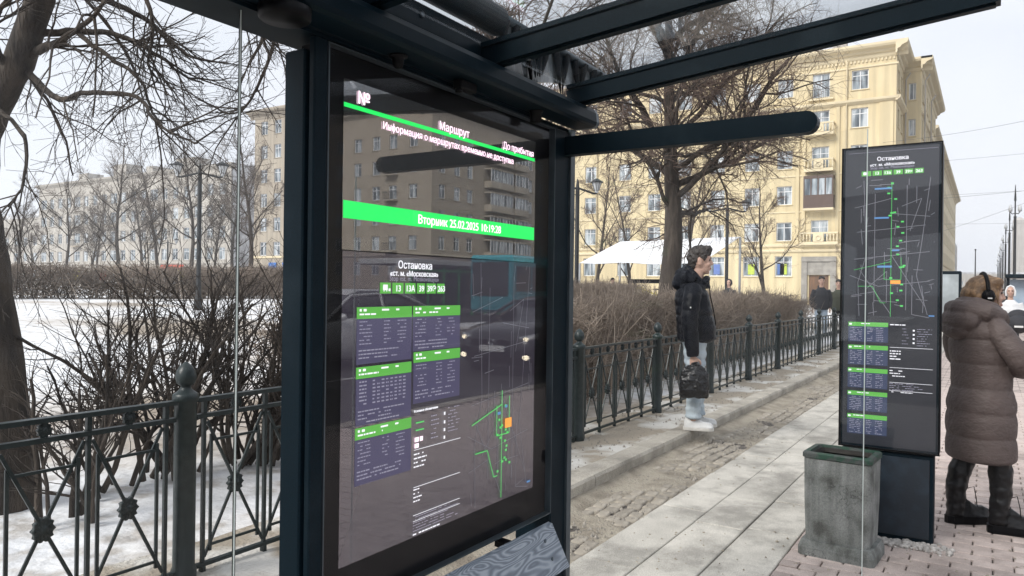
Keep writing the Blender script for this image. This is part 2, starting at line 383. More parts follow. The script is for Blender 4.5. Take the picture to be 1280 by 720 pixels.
# gutter of setts half buried in dirt
gut = MB(); nx, ny = 420, 12
for i in range(nx+1):
    for j in range(ny+1):
        X = -2 + i*.12; Y = 1.915 + j*.535/ny
        e = min(1, j/3)*min(1, (ny-j)/2.2)
        z = -.008 + .04*noise.noise((X*1.3, Y*2.2, 3)) * e + .026*noise.noise((X*6, Y*6, 9))*e + .05*(j/ny)**3
        gut.v.append((X, Y, z))
gut.f = [(i*(ny+1)+j, (i+1)*(ny+1)+j, (i+1)*(ny+1)+j+1, i*(ny+1)+j+1) for i in range(nx) for j in range(ny)]
gut.m = [0]*len(gut.f); gut.sm = [True]*len(gut.f)
gt = gut.build('gutter', M['dirt']); gt['kind'] = 'structure'
sett = []
for q in range(3):
    mb = MB(); a, b_ = .052 + .008*q, .045 - .004*q
    mb.loft([[(x*k, y*k, z) for x, y in ((-a,-b_),(-a*.2,-b_*1.05),(a,-b_*.9),(a*1.04,b_*.1),(a*.95,b_),(-a*.1,b_*1.04),(-a,b_*.95),(-a*1.05,0))] for z, k in ((-.05,1.02),(.0,1.0),(.010,.9),(.014,.6))])
    sett.append(mb.mesh('sett'))
cs = []
i = 0
while i*.118 < 26:
    X = 3.3 + i*.118
    for j in range(5):
        cs.append((X + r0.uniform(-.012,.012) + (.05 if j % 2 else 0), 1.965 + j*.098 + r0.uniform(-.01,.01)))
    i += 1
cnt = 0; sm_ = MB()
for X, Y in cs:
    n_ = noise.noise((X*1.1, Y*1.5, 5))
    if n_ < .02 - .12*(Y < 2.1) + .2*(Y > 2.28): continue                      # buried under dirt
    z = -.010 + .012*max(0, n_) + .014*(Y-1.915) + (.02*noise.noise((X*1.3, Y*2.2, 3)))
    if cnt < 290:
        ob = link('sett', sett[cnt % 3], M['sett'], gt, loc=(X, Y, z)); ob.rotation_euler = (r0.uniform(-.06,.06), r0.uniform(-.06,.06), r0.uniform(-.12,.12)); cnt += 1
    else: sm_.cbox(X-.05, X+.05, Y-.042, Y+.042, z-.04, z+.012, .01)
o = sm_.build('sett_run', M['sett'], gt); o['kind'] = 'stuff'
# loose grit, leaves and litter in the gutter
gr = MB()
for q in range(2600):
    X = 3.2 + 14*r0.random()**1.6; Y = r0.uniform(1.93, 2.43) if r0.random() < .6 else r0.uniform(2.66, 3.5); h = .004 + .010*r0.random()**2
    z = (.0 if Y < 2.5 else .105) + .004
    a = r0.random()*6.28; c_, s_ = math.cos(a)*h*1.4, math.sin(a)*h*1.4
    gr.add([(X+c_,Y+s_,z-.01),(X-s_,Y+c_,z-.01),(X-c_,Y-s_,z-.01),(X+s_,Y-c_,z-.01),(X+c_*.2,Y,z+h)], [(0,1,4),(1,2,4),(2,3,4),(3,0,4)])
o = gr.build('grit', M['grit'], gt, fixn=False); o['kind'] = 'stuff'
# crumbs, salt and bits of litter on the walking surface
lt_ = MB()
for q in range(900):
    X = 3.4 + 9*r0.random()**1.5; Y = r0.uniform(-.8, 1.9); h = .002 + .005*r0.random()**2; a = r0.random()*6.28; c_, s_ = math.cos(a)*h*2, math.sin(a)*h*1.3
    lt_.add([(X+c_,Y+s_,.001),(X-s_,Y+c_,.001),(X-c_,Y-s_,.001),(X+s_,Y-c_,.001),(X,Y,.003+h)], [(0,1,4),(1,2,4),(2,3,4),(3,0,4)])
o = lt_.build('crumbs', M['dirt'], pv, fixn=False); o['kind'] = 'stuff'
# raised kerb of granite blocks
kr = MB(); kr.box(-3, 0, 2.45, 2.60, -.1, .11)
kp = kr.build('raised_kerb', M['kerb']); kp['kind'] = 'structure'
x = 0.0
while x < 48:
    Ls = r0.choice([.95, 1.1, 1.25, .8, 1.4])
    mb = MB(); ns = 10; rings = []
    for i in range(ns+1):
        X = .003 + (Ls-.006)*i/ns
        f = lambda s: .006*noise.noise((x+X*2.3, s, 2)) + .004*noise.noise((x+X*9, s, 4))
        rings.append([(X, 2.445+f(1), -.12), (X, 2.44+f(2), .105+f(5)), (X, 2.452+f(3), .126+f(6)), (X, 2.52, .131+f(7)), (X, 2.625, .129+f(8)), (X, 2.64, .118), (X, 2.64, -.12)])
    mb.loft(rings, smooth=False)
    link('kerb_stone', mb.mesh('kerb_stone'), M['kerb'], kp, loc=(x, 0, 0))
    x += Ls
# dirt verge between kerb and fence, then the park
def pz(X, Y):
    t = min(1, max(0, (Y-4.5)/26)); t = t*t*(3-2*t)
    return .10 + .78*t + .02*noise.noise((X*.5, Y*.5, 1))*min(1, max(0, (Y-3)/2))
vg = MB(); xs = [-6 + i*.16 for i in range(340)]; ys = [2.635 + j*.08 for j in range(13)]
for X in xs:
    for Y in ys: vg.v.append((X, Y, .10 + .018*noise.noise((X*1.7, Y*3, 7)) + .012*noise.noise((X*7, Y*7, 8)) + (.03*max(0, noise.noise((X*1.2, 0, 6))+.2) if Y > 3.0 else 0)*min(1, (Y-3.0)*3)))
ny = len(ys)
vg.f = [(i*ny+j, (i+1)*ny+j, (i+1)*ny+j+1, i*ny+j+1) for i in range(len(xs)-1) for j in range(ny-1)]; vg.m = [0]*len(vg.f); vg.sm = [True]*len(vg.f)
vg.build('verge', M['verge'])['kind'] = 'structure'
pk = MB()
xs = [-40 + i*.6 for i in range(190)] + [74 + i*6 for i in range(20)]
ys = [3.55 + j*.4 for j in range(50)] + [23.55 + j*3.5 for j in range(60)]
for X in xs:
    for Y in ys: pk.v.append((X, Y, pz(X, Y) + .05*noise.noise((X*.9, Y*.9, 3))*(Y < 24)))
ny = len(ys)
pk.f = [(i*ny+j, (i+1)*ny+j, (i+1)*ny+j+1, i*ny+j+1) for i in range(len(xs)-1) for j in range(ny-1)]; pk.m = [0]*len(pk.f); pk.sm = [True]*len(pk.f)
pk.build('park_ground', M['snow'])['kind'] = 'structure'
# ------------------------------------------------------------------ bus shelter
sh = thing('bus_shelter', 'dark navy steel bus shelter with tilted glass roof and glass walls', 'bus shelter', (2.0, 1.5, 0))
MB().cbox(1.357, 1.41, 1.502, 1.577, 0, 2.115, .004).build('post', M['navy'], sh)
# right post: flat face, chamfered bright corner
MB().prism([(2.762,1.465),(2.798,1.465),(2.83,1.50),(2.83,1.60),(2.762,1.60)], 0, 2.16, 'z').build('post', M['navy_light'], sh)
MB().cbox(-1.62, -1.50, 1.46, 1.60, 0, 2.16, .008).build('post', M['navy'], sh)
# header: rounded box beam
prof = [(1.475,2.165),(1.385,2.165),(1.372,2.172),(1.368,2.185),(1.372,2.222),(1.382,2.240),(1.40,2.25),(1.475,2.25)]
MB().prism([(a, b) for a, b in prof], -1.7, 2.80, 'x').build('header_beam', M['navy'], sh)
MB().prism([(1.475,2.166),(1.386,2.166),(1.374,2.174),(1.370,2.187),(1.374,2.222),(1.384,2.239),(1.40,2.249),(1.475,2.249)], 2.802, 2.826, 'x').build('end_cap', M['navy_light'], sh)
MB().cbox(-1.7, 2.46, 1.478, 1.60, 2.163, 2.37, .004).build('back_plate', M['navy'], sh)
MB().box(-1.7, 2.82, 1.479, 1.62, 2.15, 2.161).build('soffit', M['navy'], sh)
MB().tube([(-1.7,1.47,2.435),(2.20,1.47,2.435)], .052, 20).build('gutter_tube', M['navy'], sh)
# bent end of the gutter, streaked dark and pale
def streak_mat():
    mt, n, b, out = newmat('streaked bent glass'); L = n.links
    t = n.nodes.new('ShaderNodeTexCoord'); mpn = n.nodes.new('ShaderNodeMapping'); mpn.inputs['Scale'].default_value = (5, 3, 3)
    nz = n.nodes.new('ShaderNodeTexNoise'); nz.inputs['Scale'].default_value = 1.4; nz.inputs['Detail'].default_value = 4; nz.inputs['Distortion'].default_value = .6
    L.new(t.outputs['Object'], mpn.inputs[0]); L.new(mpn.outputs[0], nz.inputs['Vector'])
    r = n.nodes.new('ShaderNodeValToRGB'); r.color_ramp.elements[0].position = .44; r.color_ramp.elements[0].color = (.012,.016,.018,1)
    r.color_ramp.elements[1].position = .56; r.color_ramp.elements[1].color = (.26,.28,.29,1)
    L.new(nz.outputs['Fac'], r.inputs[0]); L.new(r.outputs[0], b.inputs['Base Color']); b.inputs['Roughness'].default_value = .12
    return mt
MB().prism([(2.205,2.462),(3.30,2.452),(3.26,2.40),(2.62,2.32),(2.26,2.235)], 1.476, 1.482, 'y').build('fringe_sheet', streak_mat(), sh)
MB().tube([(2.20,1.47,2.462),(3.31,1.47,2.452)], .016, 10).build('fringe_rail', M['navy_light'], sh)
rf = random.Random(4); X = 2.25
while X < 3.25:      # dark teeth of uneven length
    L_ = (.21 - .15*(X-2.25))*rf.uniform(.7,1.1); lean = rf.uniform(-.05,.07)
    MB().tube([(X,1.466,2.45),(X+lean*.5,1.464,2.45-L_*.5),(X+lean,1.466,2.45-L_)], [.020,.012,.002], 7).build('fringe_tooth', M['black'], sh); X += rf.uniform(.055,.10)
# roof beams climb towards the road
def rz_(Y): return 2.283 + (1.47 - Y)*.095
for X in (-1.55, -.92, -.30, .31, .92, 1.53, 2.14, 2.755):
    mb = MB()
    mb.bar((X, 1.47, rz_(1.47)), (X, -.02, rz_(-.02)), .055, .058)
    mb.bar((X, 1.47, rz_(1.47)+.042), (X, -.06, rz_(-.06)+.042), .07, .016)
    mb.bar((X, 1.47, rz_(1.47)-.034), (X, -.01, rz_(-.01)-.034), .03, .006)
    mb.build('roof_beam', M['navy'], sh)
for k, (xa, xb) in enumerate([(-1.55,-.92),(-.92,-.30),(-.30,.31),(.31,.92),(.92,1.53),(1.53,2.14),(2.14,2.755)]):
    mb = MB(); mb.bar(((xa+xb)/2, 1.44, rz_(1.44)+.030), ((xa+xb)/2, -.10, rz_(-.10)+.030), xb-xa-.006, .008); mb.build('roof_pane', M['roofglass'], sh)
MB().cbox(2.735, 2.775, -.05, -.02, rz_(0)+.03, rz_(0)+.07, .004).build('glass_clamp', M['navy'], sh)
# side glass with its handrail bar
mb = MB()
pts = []
for k in range(9):
    t = -math.pi/2 + math.pi*k/8; pts.append((.535 - .0375*math.cos(t), 2.083 + .0375*math.sin(t)))
poly = [(1.47, 2.0455)] + pts + [(1.47, 2.1205)]
mb.prism(poly, 2.715, 2.765, 'x'); mb.build('rounded_arm', M['navy'], sh)
MB().box(2.737, 2.745, .346, 1.44, .12, 2.043).build('side_pane', M['paneglass'], sh)
MB().box(2.7365, 2.7455, .3435, .3458, .12, 2.043).build('pane_edge', M['glassedge'], sh)
mb = MB(); mb.lathe([(.0,0),(.026,0),(.030,.006),(.030,.022),(.022,.03),(0,.031)], (2.83, 1.53, 1.13), 16, axis='x'); mb.build('glass_fixing', M['black'], sh)
# rear glass left of the display
MB().box(-1.5, 1.163, 1.505, 1.513, .10, 2.15).build('rear_pane', M['paneglass'], sh)
MB().box(1.1632, 1.1662, 1.5045, 1.5135, .10, 2.15).build('pane_edge', M['glassedge_dark'], sh)
MB().box(1.1603, 1.1630, 1.5030, 1.5046, .10, 2.15).build('pane_edge', M['glassedge'], sh)
# fittings under the header
mb = MB(); mb.lathe([(0,0),(.062,0),(.062,-.024),(.056,-.03),(0,-.03)], (1.225,1.425,2.160), 28); mb.build('ceiling_lamp', M['black'], sh)
mb = MB(); mb.lathe([(0,0),(.028,0),(.028,-.004),(.017,-.006),(.017,-.018),(.014,-.03),(.008,-.036),(0,-.037)], (1.65,1.44,2.150+.012), 18); mb.build('dome_camera', M['black'], sh)
mb = MB(); mb.cbox(1.93,2.02,1.42,1.455,2.134,2.164,.004); mb.lathe([(0,0),(.012,0),(.012,-.012),(0,-.012)], (1.94,1.437,2.134), 12); mb.build('sensor_box', M['black'], sh)
mb = MB(); mb.lathe([(0,0),(.027,0),(.027,-.004),(.022,-.006),(.022,-.042),(0,-.043)], (2.43,1.44,2.164), 18); mb.build('spotlight', M['black'], sh)
for X in (-1.2, -.6, 0, .6, 1.2, 1.8, 2.4):      # bolt heads
    mb = MB(); mb.lathe([(0,0),(.011,0),(.011,-.004),(.008,-.006),(0,-.006)], (X,1.4775,2.335), 8, axis='y'); mb.build('bolt', M['navy_light'], sh)
for X in (1.53, 2.14, 2.755):
    for Y in (1.30, .75, .25): mb = MB(); mb.lathe([(0,0),(.009,0),(.009,-.004),(0,-.005)], (X,Y,rz_(Y)-.0372), 8); mb.build('bolt', M['navy_light'], sh)
# bench plank with printed wood grain
def wood_mat():
    mt, n, b, out = newmat('grey printed wood grain'); L = n.links
    t = n.nodes.new('ShaderNodeTexCoord'); mpn = n.nodes.new('ShaderNodeMapping'); mpn.inputs['Scale'].default_value = (1.5, 8, 8)
    L.new(t.outputs['Object'], mpn.inputs[0])
    nz = n.nodes.new('ShaderNodeTexNoise'); nz.inputs['Scale'].default_value = 1.7; nz.inputs['Detail'].default_value = 1.5; nz.inputs['Distortion'].default_value = .5
    L.new(mpn.outputs[0], nz.inputs['Vector'])
    ma = n.nodes.new('ShaderNodeMath'); ma.operation = 'MULTIPLY'; ma.inputs[1].default_value = 125; L.new(nz.outputs['Fac'], ma.inputs[0])
    si = n.nodes.new('ShaderNodeMath'); si.operation = 'SINE'; L.new(ma.outputs[0], si.inputs[0])
    n2 = n.nodes.new('ShaderNodeTexNoise'); n2.inputs['Scale'].default_value = 90; n2.inputs['Detail'].default_value = 3; L.new(mpn.outputs[0], n2.inputs['Vector'])
    ad = n.nodes.new('ShaderNodeMath'); ad.operation = 'MULTIPLY_ADD'; ad.inputs[1].default_value = .8; L.new(n2.outputs['Fac'], ad.inputs[0]); L.new(si.outputs[0], ad.inputs[2])
    r = n.nodes.new('ShaderNodeValToRGB'); r.color_ramp.elements[0].position = .0; r.color_ramp.elements[0].color = (.12,.145,.18,1)
    r.color_ramp.elements[1].position = 1; r.color_ramp.elements[1].color = (.36,.40,.45,1)
    e = r.color_ramp.elements.new(.55); e.color = (.21,.245,.29,1)
    mr = n.nodes.new('ShaderNodeMapRange'); mr.inputs['From Min'].default_value = -.8; mr.inputs['From Max'].default_value = 1.6; L.new(ad.outputs[0], mr.inputs[0])
    L.new(mr.outputs[0], r.inputs[0]); L.new(r.outputs[0], b.inputs['Base Color']); b.inputs['Roughness'].default_value = .42
    return mt
bn = thing('bench', 'grey wood-grain bench plank fixed below the information screen', 'bench', (2.0, 1.40, 0))
mb = MB(); mb.prism([(1.325,.452),(1.395,.585),(1.402,.600),(1.420,.604),(1.432,.592),(1.36,.44)], .3, 2.53, 'x'); mb.build('plank', wood_mat(), bn)
for X in (.6, 1.2, 1.8, 2.44):
    for z, y in ((.50,1.3515),(.56,1.3830)): mb = MB(); mb.lathe([(0,0),(.009,0),(.009,-.003),(0,-.005)], (X,y,z), 8, axis='y'); mb.build('screw', M['navy_light'], bn)
for X in (.5, 1.5, 2.30): mb = MB(); mb.bar((X,1.425,.57),(X,1.50,.575),.045,.02); mb.build('bracket', M['black'], bn)
for X in (.42, 2.42): mb = MB(); mb.bar((X,1.40,0),(X,1.395,.47),.05,.05); mb.build('leg', M['navy'], bn)
# ------------------------------------------------------------------ information screen in the shelter
def text_mesh(s, bold=0.0, italic=False):
    cu = bpy.data.curves.new('lettering', 'FONT'); cu.body = s; cu.size = 1; cu.offset = bold; cu.resolution_u = 3; cu.fill_mode = 'FRONT'
    ob = bpy.data.objects.new('tmp', cu); C.objects.link(ob)
    dg = bpy.context.evaluated_depsgraph_get(); ev = ob.evaluated_get(dg)
    me = bpy.data.meshes.new_from_object(ev, depsgraph=dg)
    bpy.data.objects.remove(ob); bpy.data.curves.remove(cu)
    return me
def put_text(s, x0, x1, z0, parent, mat, plane, bold=.012, h=None, hfix=None):
    bold, wt = 0, bold
    """lettering in an upright plane. plane = ('y', Y): reads along +X facing -Y; ('x', X): reads along -Y facing -X"""
    src = s; s = s.replace('ф', 'о'); me = text_mesh(s, bold); me.name = 'lettering'
    if 'ф' in src:                           # upright stroke through the bowl
        wx = lambda t: max(v.co.x for v in text_mesh(t).vertices)
        i_ = src.index('ф'); xe = wx(s[:i_+1]); oo = text_mesh('о'); ow = [v.co.x for v in oo.vertices]; xc = xe - (max(ow)-min(ow))/2
        oh = max(v.co.y for v in oo.vertices); bm = bmesh.new(); bm.from_mesh(me)
        q_ = [bm.verts.new(p) for p in ((xc-.045,-.20,0),(xc+.045,-.20,0),(xc+.045,oh+.22,0),(xc-.045,oh+.22,0))]; bm.faces.new(q_); bm.to_mesh(me); bm.free()
    xs = [v.co.x for v in me.vertices]; zs = [v.co.y for v in me.vertices]
    if not xs: return None
    a, b = min(xs), max(xs); c, d = min(zs), max(zs); W = abs(x1 - x0); k = W/(b-a); kz = k if h is None else h/(d-c)
    if hfix: k = kz = hfix/.73; x0 = (x0+x1)/2 - (1 if x1 > x0 else -1)*(b-a)*k/2
    off = wloc(parent)
    for v in me.vertices:
        u = (v.co.x - a)*k; t = z0 + (v.co.y - (c if h is not None else 0))*kz
        p = (x0+u, plane[1], t) if plane[0] == 'y' else (plane[1], x0-u, t)
        v.co = (p[0]-off.x, p[1]-off.y, p[2]-off.z)
    if wt:                                   # heavier strokes: the same letters laid again a hair to the side
        bm = bmesh.new(); bm.from_mesh(me)
        for k_, (du, dt) in enumerate(((wt, 0), (-wt, 0), (0, wt), (0, -wt))):
            t_ = me.copy(); du *= k*1.5; dt *= kz*.9; e_ = .0002*(k_+1)
            t_.transform(Matrix.Translation((du, e_, dt) if plane[0] == 'y' else (e_, -du, dt))); bm.from_mesh(t_); bpy.data.meshes.remove(t_)
        bm.to_mesh(me); bm.free()
    return link('lettering', me, mat, parent)
def flat(mb, plane, a0, a1, z0, z1):
    if plane[0] == 'y': mb.add([(a0,plane[1],z0),(a1,plane[1],z0),(a1,plane[1],z1),(a0,plane[1],z1)], [(0,1,2,3)])
    else: mb.add([(plane[1],a0,z0),(plane[1],a1,z0),(plane[1],a1,z1),(plane[1],a0,z1)], [(0,1,2,3)])
def fine_print(mb, plane, a0, a1, z0, z1, pitch, h, r, cols=None, fill=.8):
    """rows of tiny type, each word a short stroke"""
    sgn = 1 if a1 > a0 else -1; z = z1 - h
    while z > z0:
        spans = [(0, abs(a1-a0)*r.uniform(.55, 1)*1.0)] if not cols else cols
        for s0, s1 in spans:
            x = s0
            while x < s1:
                wl = r.uniform(1.2, 5)*h
                if r.random() < fill: flat(mb, plane, a0+sgn*x, a0+sgn*min(x+wl, s1), z, z+h)
                x += wl + h*.7
        z -= pitch
def strokes(mb, plane, lines, w):
    for pts in lines:
        for (a, b), (c, d) in zip(pts, pts[1:]):
            dx, dz = c-a, d-b; L_ = math.hypot(dx, dz) or 1; nx_, nz_ = -dz/L_*w/2, dx/L_*w/2
            q = [(a+nx_, b+nz_), (a-nx_, b-nz_), (c-nx_, d-nz_), (c+nx_, d+nz_)]
            mb.add([(u, plane[1], t) if plane[0] == 'y' else (plane[1], u, t) for u, t in q], [(0,1,2,3)])

M['led_white'] = glow('led white-pink', (1, .74, .86), .75)
M['led_green'] = glow('led green', (.015, .72, .11), .62)
M['sc_green'] = glow('lit green band', (.15, .60, .09), .31)
M['sc_white'] = glow('lit white print', (.95, .95, 1), .48)
M['sc_grey'] = glow('lit grey print', (.62, .60, .75), .19)
M['sc_block'] = glow('lit violet timetable', (.115, .105, .20), .24)
M['sc_lines'] = glow('lit map lines', (.5, .5, .56), .085)
M['sc_orange'] = glow('lit orange marker', (.9, .34, .05), .55)
M['sc_mapgreen'] = glow('lit map green', (.1, .62, .14), .5)
M['sc_blue'] = glow('lit map blue', (.12, .3, .6), .4)
def screen_mat(name, col, s):
    mt, n, b, out = newmat(name); L = n.links
    b.inputs['Base Color'].default_value = (.012, .012, .014, 1); b.inputs['Roughness'].default_value = .35
    b.inputs['Emission Color'].default_value = (*col, 1)
    t = n.nodes.new('ShaderNodeTexCoord'); nz = n.nodes.new('ShaderNodeTexNoise'); nz.inputs['Scale'].default_value = 1.5; nz.inputs['Detail'].default_value = 2
    L.new(t.outputs['Object'], nz.inputs['Vector']); mr = n.nodes.new('ShaderNodeMapRange')
    mr.inputs['To Min'].default_value = s*.8; mr.inputs['To Max'].default_value = s*1.2; L.new(nz.outputs['Fac'], mr.inputs[0]); L.new(mr.outputs[0], b.inputs['Emission Strength'])
    return mt
def mirror_screen(name, col, s, f0):
    mt = screen_mat(name, col, s); n = mt.node_tree; b = n.nodes['Principled BSDF']; out = n.nodes['Material Output']
    gl = n.nodes.new('ShaderNodeBsdfGlossy'); gl.inputs['Roughness'].default_value = 0; ms = n.nodes.new('ShaderNodeMixShader'); ms.inputs[0].default_value = f0
    n.links.new(b.outputs[0], ms.inputs[1]); n.links.new(gl.outputs[0], ms.inputs[2]); n.links.new(ms.outputs[0], out.inputs['Surface']); return mt
M['sc_upper'] = mirror_screen('upper screen', (.30, .27, .22), .02, .42)
M['sc_lower'] = mirror_screen('lower screen', (.33, .25, .42), .034, .20)
M['coverglass'] = thin_glass('display cover glass', (.98,.98,.985), .25, .0)
dp = thing('information_display', 'tall lit bus information screen with green date band in shelter wall', 'display', (2.06, 1.5, .585))
MB().cbox(1.366, 1.413, 1.474, 1.496, 0, 2.147, .004).build('frame_stile', M['navy'], dp)
MB().box(1.4135, 1.4175, 1.472, 1.50, .602, 2.142).build('frame_trim', M['navy_light'], dp)
MB().cbox(2.642, 2.761, 1.474, 1.64, 0, 2.147, .005).build('frame_stile', M['navy'], dp)
MB().box(2.638, 2.6415, 1.472, 1.50, .602, 2.142).build('frame_trim', M['navy_light'], dp)
MB().box(1.418, 2.6375, 1.472, 1.50, 2.1395, 2.1425).build('frame_trim', M['navy_light'], dp)
MB().box(1.418, 2.6375, 1.472, 1.50, .600, .604).build('frame_trim', M['navy_light'], dp)
bk = MB().box(1.4135, 2.6415, 1.5025, 1.575, .588, 2.146); bk.build('back_box', M['black'], dp)
MB().box(1.4180, 2.6375, 1.484, 1.487, .6045, 2.139).build('cover_glass', M['coverglass'], dp)
Yc = 1.4995
up_ = MB(); flat(up_, ('y', 1.5005), 1.497, 2.532, 1.600, 2.070)
us = up_.build('upper_screen', M['sc_upper'], dp)
r1 = random.Random(5); pl = ('y', Yc)
mb = MB(); flat(mb, pl, 1.498, 2.525, 1.993, 2.005); mb.build('rule_line', M['led_green'], us)
mb = MB(); flat(mb, pl, 1.500, 2.527, 1.687, 1.736); mb.build('date_band', M['led_green'], us)
pt = ('y', Yc-.003)
put_text('№', 1.552, 1.596, 2.012, us, M['led_white'], pt, .02)
put_text('Маршрут', 1.921, 2.084, 2.008, us, M['led_white'], pt, .012)
put_text('До прибытия', 2.295, 2.511, 2.008, us, M['led_white'], pt, .012)
put_text('Информация о маршрутах временно не доступна', 1.654, 2.366, 1.960, us, M['led_white'], pt, .012)
put_text('Вторник 25.02.2025 10:19:28', 1.820, 2.287, 1.697, us, M['led_white'], pt, .010)
lo_ = MB(); flat(lo_, ('y', 1.5005), 1.500, 2.545, .722, 1.597)
ls_ = lo_.build('lower_screen', M['sc_lower'], dp)
put_text('Остановка', 1.729, 1.890, 1.555, ls_, M['sc_white'], pt, .012)
put_text('«ст. м. «Московская»', 1.693, 1.922, 1.532, ls_, M['sc_white'], pt, .014)
put_text('Stop «st. m. Moskovskaya»', 1.690, 1.925, 1.517, ls_, M['sc_grey'], pt, 0)
tx = [1.652, 1.706, 1.763, 1.820, 1.867, 1.921]
for q, s in enumerate(['', '13', '13А', '39', '39Э', '263']):
    x0 = tx[q]; x1 = (tx[q+1] if q < 5 else 1.967) - .007
    mb = MB(); flat(mb, pl, x0, x1, 1.479, 1.511); mb.build('route_tile', M['sc_green'], ls_)
    if s: put_text(s, x0, x1, 1.4855, ls_, M['sc_white'], pt, .02, hfix=.019)
    else:
        mb = MB(); flat(mb, pt, x0+.010, x0+.030, 1.489, 1.505); flat(mb, pt, x0+.012, x0+.016, 1.485, 1.4885); flat(mb, pt, x0+.024, x0+.028, 1.485, 1.4885); flat(mb, pt, x0+.034, x0+.042, 1.486, 1.494); mb.build('bus_symbol', M['sc_white'], ls_)
def table(x0, x1, z1, zb, grid):
    hb = MB(); flat(hb, pl, x0, x1, z1-.033, z1); hb.build('timetable_header', M['sc_green'], ls_)
    bl = MB(); flat(bl, pl, x0, x1, zb, z1-.034); bl.build('timetable_block', M['sc_block'], ls_)
    p = MB(); W = x1-x0
    flat(p, pt, x0+.008, x0+.016, z1-.012, z1-.005); flat(p, pt, x0+.024, x0+.036, z1-.012, z1-.005); flat(p, pt, x0+W*.42, x0+W*.55, z1-.011, z1-.006); flat(p, pt, x0+W*.68, x0+W*.74, z1-.011, z1-.006)
    fine_print(p, pt, x0+.008, x0+W*.5, z1-.031, z1-.018, .010, .0045, r1)
    p.build('print', M['sc_white'], ls_)['kind'] = 'stuff'
    p = MB(); zt = z1-.040; zm = zb + (z1-.034-zb)*.38
    if grid: fine_print(p, pt, x0, x1, zm, zt, .0105, .004, r1, [(.065+.019*k, .077+.019*k) for k in range(8)] + [(.01,.04)], .9)
    else: fine_print(p, pt, x0, x1, zm, zt, .0105, .0028, r1, [(.008,.06),(.11,.14),(.17,.21)], .7)
    p.build('print', M['sc_grey'], ls_)['kind'] = 'stuff'
    p = MB(); fine_print(p, pt, x0+.006, x1-.012, zb+.006, zm-.008, .0105, .0036, r1); p.build('print', M['sc_grey'], ls_)['kind'] = 'stuff'
table(1.558, 1.797, 1.440, 1.278, False); table(1.803, 2.048, 1.440, 1.300, False)
table(1.558, 1.798, 1.270, 1.104, True); table(1.808, 2.050, 1.297, 1.137, False)
table(1.557, 1.801, 1.098, .935, False)
p = MB(); p2 = MB()
put_text('Условные обозначения', 1.810, 1.93, 1.110, ls_, M['sc_white'], pt, .01)
fine_print(p2, pt, 1.895, 1.94, 1.01, 1.09, .014, .003, r1); fine_print(p2, pt, 1.985, 2.05, 1.02, 1.105, .011, .0026, r1); 
for z in (1.083, 1.055, 1.03, 1.005): flat(p, pt, 1.962, 1.97, z, z+.010)
for z in (.993, .790, .772, .877): flat(p, pt, 1.812, 2.055, z, z+.0016)
fine_print(p, pt, 1.812, 1.885, .93, .982, .013, .004, r1); fine_print(p, pt, 1.812, 1.86, .83, .872, .012, .0035, r1)
fine_print(p2, pt, 1.812, 2.05, .735, .786, .0085, .0022, r1); fine_print(p, pt, 1.812, 2.0, .727, .7335, .02, .004, r1)
p.build('print', M['sc_white'], ls_)['kind'] = 'stuff'; p2.build('print', M['sc_grey'], ls_)['kind'] = 'stuff'
p = MB()
for z, c in ((1.075, 0), (1.052, 0)): flat(p, pt, 1.82, 1.86, z, z+.004)
p.build('legend_stroke', M['sc_mapgreen'], ls_)['kind'] = 'stuff'
p = MB(); flat(p, pt, 1.815, 1.835, 1.018, 1.032); flat(p, pt, 1.84, 1.855, 1.018, 1.032); flat(p, pt, 1.815, 1.835, .999, 1.013); p.build('legend_tile', M['led_white'], ls_)['kind'] = 'stuff'
# route map on the right third
def city_map(x, z, r, gtop=.98):
    """x, z map 0..1 map units to the surface; returns strokes by kind"""
    P = lambda a, b: (x(a), z(b))
    grey = [[P(.12,0),P(.10,.25),P(.20,.45),P(.16,1)], [P(.93,.02),P(.80,.3),P(.86,.55),P(.95,1)], [P(.05,.42),P(.95,.47)], [P(.08,.62),P(.9,.66)],
            [P(.0,.30),P(.35,.22),P(.95,.26)], [P(.3,.1),P(.3,.9)], [P(.68,.05),P(.68,.95)], [P(.5,.45),P(.9,.08)], [P(.12,.34),P(.5,.02)], [P(.62,.8),P(.85,.85),P(.72,.62)],
            [P(.2,.2),P(.45,.33),P(.45,.1)], [P(.05,.8),P(.5,.86)], [P(.5,.75),P(.95,.72)], [P(.75,.3),P(.75,.02),P(.95,.0)], [P(.02,.15),P(.3,.18)]]
    for k in range(26):
        a, b = r.random(), r.random()
        if r.random() < .5: grey.append([P(a,b),P(a+r.uniform(.04,.2),b+r.uniform(-.01,.02))])
        else: grey.append([P(a,b),P(a+r.uniform(-.02,.02),b+r.uniform(.03,.12))])
    grey = [[(max(min(a, max(x(0),x(1))), min(x(0),x(1))), max(min(b, z(1)), z(0))) for a, b in l] for l in grey]
    green = [[P(.5,.0),P(.5,gtop)], [P(.05,.34),P(.5,.40)], [P(.42,.40),P(.42,.27),P(.62,.27),P(.62,.43)], [P(.10,.22),P(.28,.22),P(.38,.10),P(.44,.10)]]
    return grey, green
gx = lambda a: 2.10 + .42*a; gz = lambda b: .735 + .85*b
g_, gg = city_map(gx, gz, random.Random(3), .46)
mb = MB(); strokes(mb, pl, g_, .0022); mb.build('map_streets', M['sc_lines'], ls_)['kind'] = 'stuff'
mb = MB(); strokes(mb, pt, gg, .0035)
for k in range(16): a, b = r1.uniform(.42,.62), r1.uniform(.05,.42); flat(mb, pt, gx(a), gx(a)+.012, gz(b), gz(b)+.008)
mb.build('map_routes', M['sc_mapgreen'], ls_)['kind'] = 'stuff'
mb = MB(); flat(mb, ('y', Yc-.004), 2.33, 2.375, .985, 1.02); mb.build('map_marker', M['sc_orange'], ls_)
